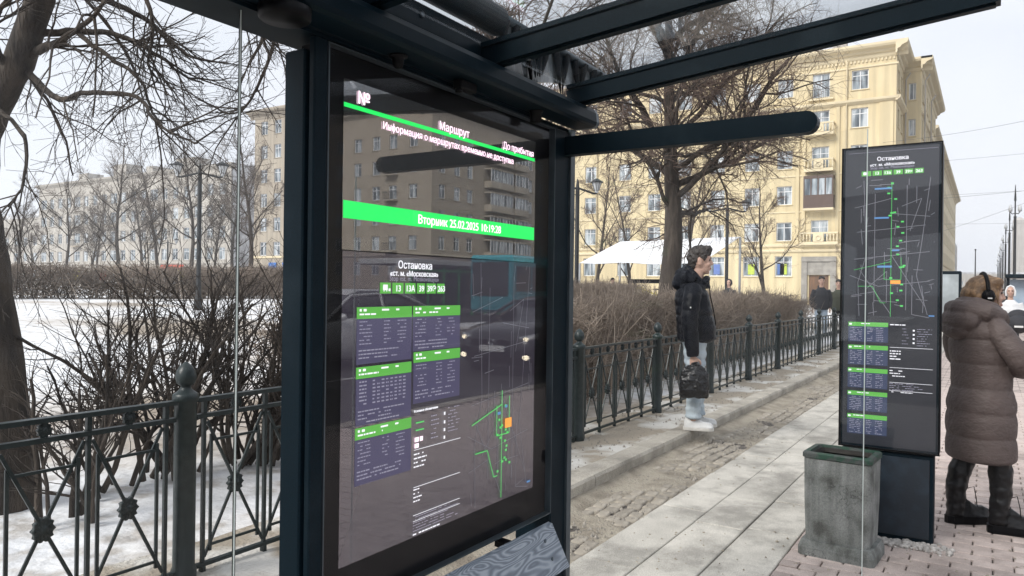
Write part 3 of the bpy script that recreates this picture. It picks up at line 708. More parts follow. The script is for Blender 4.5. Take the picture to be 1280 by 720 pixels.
mb = MB(); flat(mb, ('y', Yc-.004), 2.28, 2.30, 1.04, 1.05); flat(mb, ('y', Yc-.004), 2.33, 2.345, 1.06, 1.07); flat(mb, ('y', Yc-.004), 2.49, 2.515, .75, .757); mb.build('map_station', M['sc_blue'], ls_)['kind'] = 'stuff'

# ------------------------------------------------------------------ free-standing stele with the same timetable
ks = thing('information_stele', 'tall dark glass information stele with city map beside the concrete bin', 'information board', (5.19, .51, 0))
KX = 5.12
MB().cbox(KX+.004, KX+.15, .236, .786, .535, 2.40, .008).build('case', M['navy'], ks)
MB().cbox(KX+.012, KX+.14, .262, .775, 0, .528, .006).build('plinth', M['navy'], ks)
MB().cbox(KX+.003, KX+.0118, .285, .755, .03, .505, .003).build('plinth_panel', pm('scratched navy panel', (.014,.024,.036), .38, 0, .3, 12, .1, 80), ks)
M['st_face'] = screen_mat('stele print', (.26,.31,.40), .026)
f = MB(); flat(f, ('x', KX+.0028), .255, .768, .56, 2.39); fc = f.build('poster', M['st_face'], ks)
pk_ = ('x', KX+.0018); pq = ('x', KX+.0008)
MB().box(KX-.010, KX-.006, .242, .780, .548, 2.396).build('cover_glass', thin_glass('stele glass', (.97,.97,.98), .5, .0, .012), ks)
mb = MB()
for a, b, c, d in ((.234,.242,.54,2.402),(.780,.788,.54,2.402)): mb.box(KX-.013, KX+.0035, a, b, c, d)
mb.box(KX-.013, KX+.0035, .242, .780, 2.3962, 2.402); mb.box(KX-.013, KX+.0035, .242, .780, .54, .5478)
mb.build('frame', M['black'], ks)
put_text('Остановка', .588, .418, 2.312, fc, M['sc_white'], pk_, .012)
put_text('«ст. м. «Московская»', .628, .384, 2.280, fc, M['sc_white'], pk_, .014)
put_text('Stop «st. m. Moskovskaya»', .626, .386, 2.262, fc, M['sc_grey'], pk_, 0)
kx = [.675, .613, .553, .497, .438, .383]
for q, s in enumerate(['', '13', '13а', '39', '39э', '263']):
    a0 = kx[q]; a1 = (kx[q+1] if q < 5 else .328) + .008
    mb = MB(); flat(mb, pk_, a1, a0, 2.222, 2.252); mb.build('route_tile', M['sc_green'], fc)
    if s: put_text(s, a0, a1, 2.228, fc, M['sc_white'], pq, .02, hfix=.018)
    else: mb = MB(); flat(mb, pq, a0-.035, a0-.01, 2.229, 2.246); mb.build('bus_symbol', M['sc_white'], fc)
mb = MB(); flat(mb, pk_, .26, .75, 2.367, 2.3685); mb.build('rule_line', M['sc_grey'], fc)
sx = lambda a: .735 - .46*a; sz = lambda b: 1.355 + .84*b
g_, gg = city_map(sx, sz, random.Random(8))
g2, _ = city_map(sx, sz, random.Random(18)); g_ += g2[15:]
mb = MB(); strokes(mb, pk_, g_, .0034); mb.build('map_streets', M['sc_lines'], fc)['kind'] = 'stuff'
mb = MB(); strokes(mb, pq, gg, .0022)
for k in range(22): a, b = r1.uniform(.40,.64), r1.uniform(.05,.98); flat(mb, pq, sx(a)-.016, sx(a), sz(b), sz(b)+.009)
mb.build('map_routes', M['sc_mapgreen'], fc)['kind'] = 'stuff'
pr = ('x', KX+.0003)
mb = MB(); flat(mb, pr, .452, .507, 1.556, 1.577); mb.build('map_marker', M['sc_orange'], fc)
mb = MB(); flat(mb, pr, .50, .58, 1.655, 1.667); flat(mb, pr, .46, .50, 1.755, 1.765); flat(mb, pr, .52, .60, 1.955, 1.965); flat(mb, pr, .505, .60, 2.135, 2.145); flat(mb, pr, .27,.30, 1.362, 1.37); mb.build('map_station', M['sc_blue'], fc)['kind'] = 'stuff'
for q in range(5):
    zt = 1.317 - q*.143
    mb = MB(); flat(mb, pk_, .516, .740, zt-.026, zt); mb.build('timetable_header', M['sc_green'], fc)
    mb = MB(); flat(mb, pk_, .516, .740, zt-.122, zt-.0265); mb.build('timetable_block', glow('lit navy timetable', (.05,.07,.14), .30) if q == 0 else bpy.data.materials['lit navy timetable'], fc)
    mb = MB(); fine_print(mb, pq, .732, .52, zt-.115, zt-.034, .011, .003, r1, [(.004,.07),(.1,.13),(.15,.19)], .7); mb.build('print', M['sc_grey'], fc)['kind'] = 'stuff'
    mb = MB(); flat(mb, pq, .72, .735, zt-.018, zt-.008); fine_print(mb, pq, .705, .60, zt-.022, zt-.006, .012, .005, r1); mb.build('print', M['sc_white'], fc)['kind'] = 'stuff'
mb = MB(); fine_print(mb, pq, .505, .39, 1.29, 1.31, .02, .006, r1)
for z in (1.168, 1.045, .955, .905): flat(mb, pq, .275, .505, z, z+.002)
fine_print(mb, pq, .505, .44, 1.08, 1.15, .016, .006, r1); fine_print(mb, pq, .505, .42, .99, 1.03, .016, .005, r1); fine_print(mb, pq, .505, .31, .885, .90, .02, .004, r1)
for z in (1.27,1.245,1.22,1.195): flat(mb, pq, .372, .382, z, z+.010)
mb.build('print', M['sc_white'], fc)['kind'] = 'stuff'
mb = MB(); fine_print(mb, pq, .36, .28, 1.18, 1.285, .014, .003, r1); fine_print(mb, pq, .44, .40, 1.18, 1.285, .018, .003, r1); fine_print(mb, pq, .505, .29, .91, .95, .012, .003, r1); mb.build('print', M['sc_grey'], fc)['kind'] = 'stuff'

# ------------------------------------------------------------------ concrete litter bin
def bin_mat():
    mt, n, b, out = newmat('weathered painted concrete'); L = n.links
    t = n.nodes.new('ShaderNodeTexCoord')
    nz = n.nodes.new('ShaderNodeTexNoise'); nz.inputs['Scale'].default_value = 6; nz.inputs['Detail'].default_value = 8; L.new(t.outputs['Object'], nz.inputs['Vector'])
    r = n.nodes.new('ShaderNodeValToRGB'); e = r.color_ramp.elements; e[0].position = .33; e[0].color = (.085,.088,.08,1); e[1].position = .62; e[1].color = (.265,.275,.265,1)
    x = e.new(.46); x.color = (.185,.195,.185,1); L.new(nz.outputs['Fac'], r.inputs[0])
    vo = n.nodes.new('ShaderNodeTexVoronoi'); vo.feature = 'DISTANCE_TO_EDGE'; vo.inputs['Scale'].default_value = 20
    n2 = n.nodes.new('ShaderNodeTexNoise'); n2.inputs['Scale'].default_value = 5; n2.inputs['Detail'].default_value = 5; L.new(t.outputs['Object'], n2.inputs['Vector'])
    mxv = n.nodes.new('ShaderNodeMixRGB'); mxv.inputs[0].default_value = .30; L.new(t.outputs['Object'], mxv.inputs[1]); L.new(n2.outputs['Color'], mxv.inputs[2]); L.new(mxv.outputs[0], vo.inputs['Vector'])
    lt = n.nodes.new('ShaderNodeMapRange'); lt.inputs['From Max'].default_value = .05; lt.inputs['To Min'].default_value = .35; L.new(vo.outputs['Distance'], lt.inputs[0])
    mm = n.nodes.new('ShaderNodeMixRGB'); mm.blend_type = 'MULTIPLY'; L.new(r.outputs[0], mm.inputs[1]); L.new(lt.outputs[0], mm.inputs[2])
    gate = n.nodes.new('ShaderNodeMapRange'); gate.inputs['From Min'].default_value = .5; gate.inputs['From Max'].default_value = .62; gate.inputs['To Max'].default_value = .8; L.new(n2.outputs['Fac'], gate.inputs[0]); L.new(gate.outputs[0], mm.inputs[0])
    mps = n.nodes.new('ShaderNodeMapping'); mps.inputs['Scale'].default_value = (22, 22, 1.6); L.new(t.outputs['Object'], mps.inputs[0])
    n5 = n.nodes.new('ShaderNodeTexNoise'); n5.inputs['Scale'].default_value = 1.0; n5.inputs['Detail'].default_value = 8; L.new(mps.outputs[0], n5.inputs['Vector'])
    m5 = n.nodes.new('ShaderNodeMapRange'); m5.inputs['From Min'].default_value = .36; m5.inputs['From Max'].default_value = .6; m5.inputs['To Min'].default_value = .68; L.new(n5.outputs['Fac'], m5.inputs[0])
    n6 = n.nodes.new('ShaderNodeTexNoise'); n6.inputs['Scale'].default_value = 130; L.new(t.outputs['Object'], n6.inputs['Vector'])
    m6 = n.nodes.new('ShaderNodeMapRange'); m6.inputs['From Min'].default_value = .35; m6.inputs['From Max'].default_value = .65; m6.inputs['To Min'].default_value = .8; m6.inputs['To Max'].default_value = 1.1; L.new(n6.outputs['Fac'], m6.inputs[0])
    for q_ in (m5, m6):
        mq = n.nodes.new('ShaderNodeMixRGB'); mq.blend_type = 'MULTIPLY'; mq.inputs[0].default_value = 1; L.new(mm.outputs[0], mq.inputs[1]); L.new(q_.outputs[0], mq.inputs[2]); mm = mq
    L.new(mm.outputs[0], b.inputs['Base Color']); b.inputs['Roughness'].default_value = .85
    bp = n.nodes.new('ShaderNodeBump'); bp.inputs['Strength'].default_value = .5; bp.inputs['Distance'].default_value = .006; L.new(nz.outputs['Fac'], bp.inputs['Height']); L.new(bp.outputs[0], b.inputs['Normal'])
    return mt
M['bin'] = bin_mat()
bi = thing('litter_bin', 'weathered grey concrete litter bin with green rim', 'litter bin', (4.69, .70, 0), rz=R(-4)); bi.scale = (.94, .94, .98)
def ring(hx, hy, z, c=.02): return [(-hx+c,-hy,z),(hx-c,-hy,z),(hx,-hy+c,z),(hx,hy-c,z),(hx-c,hy,z),(-hx+c,hy,z),(-hx,hy-c,z),(-hx,-hy+c,z)]
mb = MB(); mb.loft([ring(.172,.215,-.002), ring(.172,.215,.045), ring(.160,.20,.085)], smooth=False); mb.build('foot', M['bin'], bi, True)
mb = MB(); mb.loft([ring(.142,.178,.08), ring(.150,.186,.30), ring(.152,.190,.560), ring(.122,.158,.560), ring(.112,.146,.16)], smooth=False); mb.build('body', M['bin'], bi, True)
mb = MB(); mb.loft([ring(.151,.188,.560), ring(.160,.197,.566), ring(.160,.197,.590), ring(.154,.191,.598), ring(.128,.164,.598), ring(.122,.158,.560)], smooth=False)
mb.build('rim', pm('chipped green paint', (.012,.05,.03), .6, 0, .3, 14, .2, 60, col2=(.05,.058,.054), mix=(.46,.56)), bi, True)
mb = MB(); mb.loft([ring(.118,.154,.17), ring(.119,.155,.585), ring(.113,.149,.587), ring(.11,.146,.175)], smooth=False); mb.build('liner', pm('rusty liner', (.05,.045,.04), .7, 0, .3, 15, .2), bi, True)
# broken mortar at the foot of the stele
rb = MB()
for q in range(420):
    Y = r0.uniform(.16, .66); X = 5.06 + r0.gauss(0, .035); h = .004 + .013*r0.random()**3; a = r0.random()*6.28
    rb.ell((X, Y, h*.3), (h*1.5, h*1.1, h), 6, 4, rot=Matrix.Rotation(a, 3, 'Z'))
o = rb.build('mortar_crumbs', pm('crumbled mortar', (.50,.47,.44), .95, 0, .3, 40), None); tag(o, 'loose pale mortar crumbs at the foot of the stele', 'rubble', kind='stuff')
# ------------------------------------------------------------------ cast-iron fence
FY = 3.2
fn = thing('iron_fence', 'dark green cast-iron fence with crossed bars, rosettes and egg finials', 'fence', (8.2, FY, .1))
posts = [-1.74, .22, 2.19, 4.21, 6.24, 8.2, 10.15, 12.1, 14.05, 16.0, 17.95, 19.9, 21.85, 23.8]
mb = MB()
mb.lathe([(0,-.1),(.058,-.1),(.058,.05),(.050,.07),(.050,.84),(.056,.845),(.060,.86),(.058,.88),(.050,.885),(.036,.895),(.026,.905),(.022,.915),(.026,.92),(.040,.93),(.047,.95),(.048,.965),(.042,.99),(.028,1.012),(.012,1.026),(.006,1.031),(0,1.032)], n=18)
post_me = mb.mesh('post')
for X in posts: link('post', post_me, M['iron'], fn, loc=(X-8.2, 0, 0))
def rosette(r, depth):
    mb = MB(); n = 32; rings = []
    for f, h in ((0,.0),(1,0),(1.0,.35),(.9,.7),(.74,.45),(.6,.75),(.42,.5),(.30,.95),(.12,1.1),(0.001,1.12)):
        rings.append([(r*f*(1+(.11 if f > .5 else .0)*math.cos(10*t))*math.cos(t), -depth*h*(1+.25*math.cos(10*t)*(f > .3)), 1.18*r*f*(1+(.11 if f > .5 else 0)*math.cos(10*t))*math.sin(t)) for t in [2*math.pi*k/n for k in range(n)]])
    mb.loft(rings)
    mb.loft([[(x, -y, z) for x, y, z in rg] for rg in rings])
    return mb.mesh('rosette')
ros_me = rosette(.042, .020); ros_s = rosette(.027, .016)
ZB, ZT, ZL, ZU = .045, .745, .765, .845      # heights above the verge
bay_cache = {}
def bay_parts(Wb):
    key = round(Wb, 2)
    if key in bay_cache: return bay_cache[key]
    x0, x1 = .055, Wb-.055; e0 = x0+.045; uw = (Wb-2*e0)/5
    rails = MB()
    rails.bar((x0,0,ZU),(x1,0,ZU),.042,.020); rails.bar((x0,0,ZL),(x1,0,ZL),.030,.020); rails.bar((x0,0,ZB),(x1,0,ZB),.028,.018)
    barm = MB(); barm.bar((0,0,ZB+.0095),(0,0,ZL-.0105),.017,.017); barm.bar((0,0,ZL+.0105),(0,0,ZU-.0105),.02,.02); barm.bar((0,-.0,-.06),(0,0,ZB-.0095),.03,.02)
    dg = []
    for s in (0, 1):
        d = MB(); a, b = (.014, uw-.014) if s == 0 else (uw-.014, .014)
        d.bar((a,.006 if s else -.006,ZL-.03),(b,.006 if s else -.006,ZB+.03),.009,.014); dg.append(d.mesh('diagonal'))
    fr = MB(); i0, i1, za, zb = .042, uw-.042, ZB+.085, ZL-.125
    fr.bar((i0,0,za-.03),(i0,0,zb+.03),.010,.014); fr.bar((i1,0,za-.03),(i1,0,zb+.03),.010,.014); fr.bar((i0+.007,0,zb),(i1-.007,0,zb),.010,.012); fr.bar((i0+.007,0,za),(i1-.007,0,za),.010,.012)
    bay_cache[key] = (rails.mesh('panel'), barm.mesh('bar'), dg, fr.mesh('inner_frame'), e0, uw)
    return bay_cache[key]
for a, b in zip(posts, posts[1:]):
    rails, barm, dg, fr, e0, uw = bay_parts(b-a)
    if -.5 < a < 11:
        pn = link('panel', rails, M['iron'], fn, loc=(a-8.2, 0, 0))
        for k in range(6): link('bar', barm, M['iron'], pn, loc=(e0+k*uw, 0, 0))
        for k in range(5):
            link('diagonal', dg[0], M['iron'], pn, loc=(e0+k*uw, 0, 0)); link('diagonal', dg[1], M['iron'], pn, loc=(e0+k*uw, 0, 0))
            link('inner_frame', fr, M['iron'], pn, loc=(e0+k*uw, 0, 0))
            link('rosette', ros_me, M['iron'], pn, loc=(e0+(k+.5)*uw, 0, (ZB+ZL)/2+.0))
            link('small_rosette', ros_s, M['iron'], pn, loc=(e0+(k+.5)*uw, 0, (ZU+ZL)/2))
    else:
        bm = bmesh.new()
        def put(me, dx, dz=0):
            t = me.copy(); t.transform(Matrix.Translation((dx, 0, dz))); bm.from_mesh(t); bpy.data.meshes.remove(t)
        put(rails, 0)
        for k in range(6): put(barm, e0+k*uw)
        for k in range(5): put(dg[0], e0+k*uw); put(dg[1], e0+k*uw); put(fr, e0+k*uw); put(ros_me, e0+(k+.5)*uw, (ZB+ZL)/2)
        me = bpy.data.meshes.new('panel'); bm.to_mesh(me); bm.free(); link('panel', me, M['iron'], fn, loc=(a-8.2, 0, 0))
# ------------------------------------------------------------------ bare trees, shrubs, hedges
M['bark'] = pm('dark bark', (.070,.055,.043), .9, 0, .3, 9, .9, 35, col2=(.032,.026,.022), mix=(.4,.6), stretch=(1,1,.25), bdist=.03)
M['bark_grey'] = pm('grey-brown bark', (.085,.070,.057), .9, 0, .3, 9, .8, 30, col2=(.045,.036,.03), stretch=(1,1,.25), bdist=.03)
M['twig'] = pm('dark twigs', (.050,.038,.030), .85, 0, .3, 3)
M['twig_red'] = pm('reddish-brown twigs', (.19,.135,.108), .85, 0, .3, 2)
M['twig_hedge'] = pm('dry hedge twigs', (.40,.335,.275), .9, 0, .4, 1.2, col2=(.21,.168,.135), rnd=.18)
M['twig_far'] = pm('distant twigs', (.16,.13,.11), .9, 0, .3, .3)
def rvec(r): return Vector((r.gauss(0,1), r.gauss(0,1), r.gauss(0,1))).normalized()
def limb(mb, pts, r0_, r1_, n):
    N = len(pts); mb.tube(pts, [r0_ + (r1_-r0_)*(i/(N-1))**.8 for i in range(N)], n, cap=False)
def smooth_path(pts, sub=4):
    P = [Vector(p) for p in pts]; out = []
    for i in range(len(P)-1):
        a = P[max(0,i-1)]; b = P[i]; c = P[i+1]; d = P[min(len(P)-1,i+2)]
        for k in range(sub):
            t = k/sub; out.append(.5*((2*b)+(c-a)*t+(2*a-5*b+4*c-d)*t*t+(3*b-a-3*c+d)*t**3))
    out.append(P[-1]); return out
def grow(mb, p, d, L_, rad, lvl, r, S):
    """one branch and, below it, its own branches. S: settings per level from the twig (0) upward"""
    s = S[lvl]; n = s['seg']; pts = [Vector(p)]; d = Vector(d).normalized(); dirs = [d.copy()]
    for i in range(n):
        d = (d + rvec(r)*s['wob'] + Vector((0,0,s['up']))).normalized()
        pts.append(pts[-1] + d*(L_/n)); dirs.append(d.copy())
    limb(mb[0 if lvl >= S[0].get('split', 2) else 1], pts, rad, max(rad*s['tap'], S[0].get('rmin', .0016)*.7), s['n'])
    if lvl == 0: return
    k = r.randint(*s['kids']); q = S[lvl-1]
    for c in range(k):
        f = s['from'] + (1-s['from'])*((c + r.random())/k); x = f*n; i = min(n-1, int(x))
        P = pts[i].lerp(pts[i+1], x-i); D = dirs[i+1]
        side = rvec(r); side = (side - D*side.dot(D)).normalized()
        ang = R(r.uniform(*s['ang'])); nd = D*math.cos(ang) + side*math.sin(ang)
        grow(mb, P, nd, L_*r.uniform(*s['len'])*(1.1-.45*f), max(rad*(1-(1-s['tap'])*f)*r.uniform(.45,.7), S[0].get('rmin', .0016)), lvl-1, r, S)
def LV(seg, wob, up, tap, n, kids=(0,0), frm=.2, ang=(30,60), ln=(.4,.6), **k):
    return dict(seg=seg, wob=wob, up=up, tap=tap, n=n, kids=kids, ang=ang, len=ln, **{'from': frm}, **k)

# --- near tree at the left edge
r = random.Random(21)
tL = thing('street_tree', 'large bare tree with leaning trunk at the left edge behind the fence', 'tree', (2.27, 5.2, 0), 'bare trees behind the fence')
trunk = [(2.27,5.21,-.2),(2.27,5.2,.1),(2.27,5.2,.46),(2.26,5.22,.86),(2.23,5.27,1.26),(2.19,5.33,1.76),(2.17,5.36,2.05),(2.19,5.34,2.35),(2.21,5.2,2.59),(2.27,5.02,2.85),(2.31,4.86,3.2),(2.35,4.71,3.57),(2.39,4.63,4.0),(2.5,4.5,4.7)]
tm, tw = MB(), MB()
tp = smooth_path(trunk, 3); N = len(tp)
rd = [.28,.26,.24,.225,.21,.20,.185,.178,.17,.163,.16,.157,.155,.152,.15,.148,.146,.143,.14,.136,.13,.122,.113,.105,.10,.096,.092,.088,.084,.08,.076,.072,.068,.064,.06,.056,.05,.045,.04,.035]
tm.tube([p + rvec(r)*.008 for p in tp], (rd + [.035]*40)[:N], 14)
lead = smooth_path([(2.17,5.36,2.05),(2.0,5.6,2.6),(1.9,5.8,3.3),(1.85,5.9,4.2),(1.8,6.0,5.4)], 3); limb(tm, lead, .13, .05, 10)
BR = [([(2.31,4.95,2.9),(2.33,4.74,2.92),(2.32,4.47,2.95),(2.32,4.18,3.05),(2.31,4.01,3.17)], .032),
 ([(2.34,4.9,3.02),(2.46,4.72,3.03),(2.6,4.5,3.01),(2.79,4.38,2.91),(2.92,4.37,2.84),(3.06,4.33,2.8)], .026),
 ([(2.3,4.98,2.79),(2.35,4.7,2.59),(2.39,4.46,2.61),(2.48,4.12,2.56),(2.47,3.95,2.43),(2.53,3.86,2.34),(2.61,3.73,2.28)], .022),
 ([(2.32,4.47,2.95),(2.39,4.26,2.79),(2.49,4.1,2.66),(2.59,4.14,2.5),(2.63,4.07,2.43)], .016),
 ([(2.34,4.82,3.25),(2.6,4.68,3.26),(2.88,4.62,3.19),(3.01,4.6,3.09),(3.17,4.53,3.02),(3.34,4.45,3.03)], .025),
 ([(2.35,4.71,3.47),(2.46,4.35,3.43),(2.56,4.19,3.2),(2.59,4.14,2.97),(2.58,4.16,2.78),(2.67,4.19,2.69)], .022),
 ([(2.36,4.69,3.61),(2.96,4.67,3.8),(3.42,4.7,3.71),(3.64,4.72,3.52),(3.79,4.68,3.41),(3.9,4.68,3.23)], .028),
 ([(2.38,4.65,3.9),(3.26,4.77,4.34),(4.0,4.72,4.11),(4.12,4.9,3.55),(4.11,5.1,3.12),(4.03,5.23,2.92),(3.86,5.31,2.89)], .030),
 ([(2.21,5.2,2.59),(2.19,4.77,2.35),(2.14,4.66,2.06),(2.09,4.73,1.92)], .016),
 ([(2.24,5.07,2.75),(2.09,4.93,2.95),(2.09,4.75,3.15),(2.05,4.6,3.4)], .028),
 ([(1.9,5.8,3.3),(2.3,5.9,3.2),(2.7,5.8,2.95),(2.9,5.75,2.6),(3.0,5.8,2.3)], .024),
 ([(1.88,5.85,3.8),(2.5,5.9,3.9),(3.1,5.9,3.7),(3.5,5.9,3.3),(3.7,6.0,2.9)], .026)]
S = [LV(3,.16,-.03,.35,3,split=2), LV(4,.2,-.05,.4,3,(3,6),.1,(25,65),(.4,.75)), LV(5,.2,-.02,.4,5,(4,7),.15,(25,60),(.4,.7))]
for pts, rb_ in BR:
    sp = smooth_path(pts, 5); sp = [p + rvec(r)*.006 for p in sp]; limb(tm, sp, rb_, .005, 7)
    for k in range(11):
        i = r.randint(int(len(sp)*.2), len(sp)-2); D = (sp[i+1]-sp[i]).normalized(); nd = (D*.8 + rvec(r)*.75 + Vector((0,0,-.12))).normalized()
        grow((tm, tw), sp[i], nd, r.uniform(.28,.75), max(.0045, rb_*.3), 1 if r.random() < .6 else 2, r, S)
tm.build('trunk', M['bark'], tL, fixn=False); tw.build('crown', M['twig'], tL, fixn=False)

# --- tree behind the man
r = random.Random(5)
tC = thing('street_tree', 'bare spreading tree with dense twigs behind the standing man', 'tree', (15.99, 5.96, .1), 'bare trees behind the fence')
tm, tw = MB(), MB()
tp = smooth_path([(15.99,5.96,0),(15.97,5.98,1.2),(15.98,5.90,2.6),(16.0,5.95,3.8),(15.99,6.02,5.2),(15.96,6.06,7.0),(15.9,6.1,8.8)], 4)
tm.tube([p + rvec(r)*.012 for p in tp], [max(.04, .285*(1-.82*i/(len(tp)-1))) for i in range(len(tp))], 14)
S = [LV(3,.28,.02,.5,3,split=2,rmin=.0026), LV(4,.34,.0,.5,3,(5,8),.05,(25,75),(.45,.85)), LV(5,.32,.02,.45,4,(7,10),.12,(25,70),(.40,.7)), LV(8,.26,.05,.38,7,(9,12),.2,(25,65),(.42,.68))]
for k in range(24):
    z = 3.75 + 4.7*(k/23)**1.1; t = k*2.399 + r.uniform(-.3,.3); L_ = (3.5 if z < 6 else 2.8)*r.uniform(.75,1.1)
    i = min(len(tp)-2, max(1, int(z/8.8*(len(tp)-1)))); el = r.uniform(.2,.8) if z < 5.5 else r.uniform(.4,1.0)
    grow((tm, tw), tp[i], (math.cos(t), math.sin(t), el), L_, r.uniform(.045,.085), 3, r, S)
tm.build('trunk', M['bark_grey'], tC, fixn=False); tw.build('crown', M['twig_red'], tC, fixn=False)

# --- prototypes of the smaller and farther trees
def tree_proto(name, seed, h, spread, upw, mats, dens=1.0, trunk_r=.14, first=.28):
    r = random.Random(seed); tm, tw = MB(), MB()
    tp = [Vector((0,0,-.3))]; d = Vector((0,0,1))
    for i in range(9):
        d = (d + rvec(r)*.09 + Vector((0,0,.15))).normalized(); tp.append(tp[-1] + d*(h+.3)/9)
    tm.tube(tp, [max(.015, trunk_r*(1-.9*i/9)) for i in range(10)], 8, cap=False)
    S = [LV(2,.22,.03,.4,3,split=2,rmin=.004*h/6), LV(3,.25,.03,.4,3,(4,7),.1,(25,60),(.4,.7)), LV(4,.22,upw,.4,4,(6,9),.15,(25,55),(.4,.6)), LV(5,.18,upw,.35,5,(6,8),.2,(22,50),(.4,.6))]
    nl = int(14*dens)
    for k in range(nl):
        f = first + (1-first)*(k/nl)**1.0; x = f*9; i = min(8, int(x)); p = tp[i].lerp(tp[i+1], x-i); t = k*2.399 + r.uniform(-.4,.4)
        grow((tm, tw), p, (math.cos(t), math.sin(t), r.uniform(.6,1.3)), spread*(1.15-.7*f)*r.uniform(.8,1.15), trunk_r*(1-f*.8)*.5, 3 if f < .75 else 2, r, S)
    root = thing(name, 'bare tree', 'tree')
    tm.build('trunk', mats[0], root, True, fixn=False); tw.build('crown', mats[1], root, True, fixn=False)
    return root
protoA = tree_proto('young_tree', 31, 6.2, 2.3, .10, (M['bark_grey'], M['twig_red']), .8, .10, .25)
protoB = tree_proto('park_tree', 32, 13, 4.6, .08, (M['bark_grey'], M['twig_far']), 1.1, .20, .3)
protoC = tree_proto('park_tree', 33, 14, 4.0, .12, (M['bark_grey'], M['twig_far']), 1.1, .21, .25)
used = set()
def plant(proto, x, y, z, s, rz, label, group):
    o = proto if proto not in used else copy_tree(proto); used.add(proto)
    o.location = (x, y, z); o.scale = (s, s, s); o.rotation_euler = (0, 0, rz); tag(o, label, 'tree', group); return o
grp = 'young trees in front of the yellow building'
plant(protoA, 32.8, 8.05, .2, 1.0, .3, 'slim young bare tree right of the double lantern, before the yellow facade', grp)
plant(protoA, 35.4, 15.2, .3, 1.15, 2.0, 'young bare tree left of the white awning pole, before the yellow facade', grp)
plant(protoA, 38.0, 18.5, .4, 1.35, 4.0, 'young bare tree beside the shelter post, farthest left before the yellow facade', grp)
plant(protoA, 31.5, 11.2, .3, 1.15, 5.2, 'young bare tree rising behind the white awning next to the big trunk', grp)
plant(protoA, 40.0, 5.6, .2, .62, 1.2, 'small bare tree beside the brown entrance door', grp)
plant(protoA, 7.94, 5.4, .1, 1.25, 3.3, 'bare tree seen through the shelter roof glass', grp)
grp = 'park trees before the grey apartment block'
lf = [(80,72),(112,78),(150,66),(200,70),(238,62),(265,74),(290,66),(180,92),(40,80),(20,64),(120,95)]
names = ['slender bare park tree second from the far left', 'pale bare park tree with low fork before the grey block', 'tall thick bare park tree left of centre before the grey block', 'bare park tree above the yellow shop sign',
 'tall bare park tree just left of the near double lantern', 'bare park tree just right of the near double lantern', 'bare park tree beside the glass pane edge', 'thin hazy bare tree behind the taller park trees', 'small hazy bare tree right of the leaning trunk', 'bare tree half hidden by the leaning trunk', 'far hazy bare tree before the left end of the grey block']
for q, (u, D) in enumerate(lf):
    Rr = (u-640)/942
    plant([protoB, protoC][q % 2], D*(math.cos(YAW)+Rr*math.sin(YAW)), D*(math.sin(YAW)-Rr*math.cos(YAW)), .85, (.82,.66,1.0,.9,1.02,.8,.86,1.0,.6,.7,.9)[q], q*1.7, names[q], grp)
plant(protoB, 31.7, 39.7, .85, .86, .9, 'dark bare tree with ivy-covered trunk beside the glass pane edge', grp)

# --- hedges of dry twigs
def hedge_mesh(seed, Lx, Wy, Hz, n, rad=.0045, ln=(.22,.5)):
    r = random.Random(seed); mb = MB()
    for q in range(n):
        e = r.random(); x = r.uniform(-Lx/2, Lx/2); y = r.gauss(0, Wy*.30); y = max(-Wy/2, min(Wy/2, y)); z = Hz*r.random()**.65*(.92+.1*noise.noise((x*2.2, y*2, seed)))
        d = (rvec(r)*1.1 + Vector((0, y*.8, .55))).normalized(); L_ = r.uniform(*ln)
        p = Vector((x, y, z)) - d*L_*.5; b = p + d*L_*.5 + rvec(r)*.03; c = b + (d + rvec(r)*.4).normalized()*L_*.5
        if p.z < 0: p.z = 0
        mb.tube([p, b, c], [rad*1.2, rad, rad*.35], 3, cap=False)
    for q in range(int(n/28)):
        x = r.uniform(-Lx/2, Lx/2); y = r.gauss(0, Wy*.2); d = Vector((r.gauss(0,.25), r.gauss(0,.3), 1)).normalized()
        L2 = Hz*r.uniform(.85,1.16); mb.tube([(x,y,-.05), Vector((x,y,0))+d*L2*.5, Vector((x,y,0))+d*L2+rvec(r)*.06], [.013,.009,.003], 4, cap=False)
    return mb.mesh('twigs', False)
hm = [hedge_mesh(1, 2.1, 1.5, 1.38, 3800), hedge_mesh(2, 2.1, 1.5, 1.42, 3800)]
hm_far = [hedge_mesh(3, 2.1, 1.5, 1.38, 1500, .008, (.3,.6)), hedge_mesh(4, 2.1, 1.5, 1.42, 1500, .008, (.3,.6))]
def hedge(name, label, pts, z, sc_, seed, hm=None):
    hm = hm or globals()['hm']
    r = random.Random(seed); root = thing(name, label, 'hedge', (*pts[0], z), 'clipped twig hedges in the park')
    for q, (x, y) in enumerate(pts):
        o = link('twigs', hm[q % 2], M['twig_hedge'], root, loc=(x-pts[0][0], y-pts[0][1], 0)); o['kind'] = 'stuff'
        o.rotation_euler = (0, 0, r.choice([0, math.pi]) + r.uniform(-.06,.06)); o.scale = (sc_[0], sc_[1], sc_[2]*r.uniform(.95,1.05))
    return root
hedge('hedge', 'long brown clipped twig hedge behind the fence and the standing man', [(5.4+q*1.95, 4.75+.012*q) for q in range(9)], .1, (1,1,.95), 3)
Ra = math.atan2(28.76-30.78, 24.41-13.66)
hp = [(9.5 + q*2.9, 31.2 - q*.5) for q in range(8)]
ho = hedge('hedge', 'low brown hedge across the far snowy lawn at the left', hp, .8, (1.5,1.6,1.05), 4, hm_far)
hp2 = [(26 + q*2.9, 36 - q*1.0) for q in range(6)]
hedge('hedge', 'far brown hedge in front of the grey apartment block', hp2, .86, (1.5,1.6,1.2), 6, hm_far)
hp3 = [(20.5+q*2.2, 10.8+.2*q) for q in range(3)]
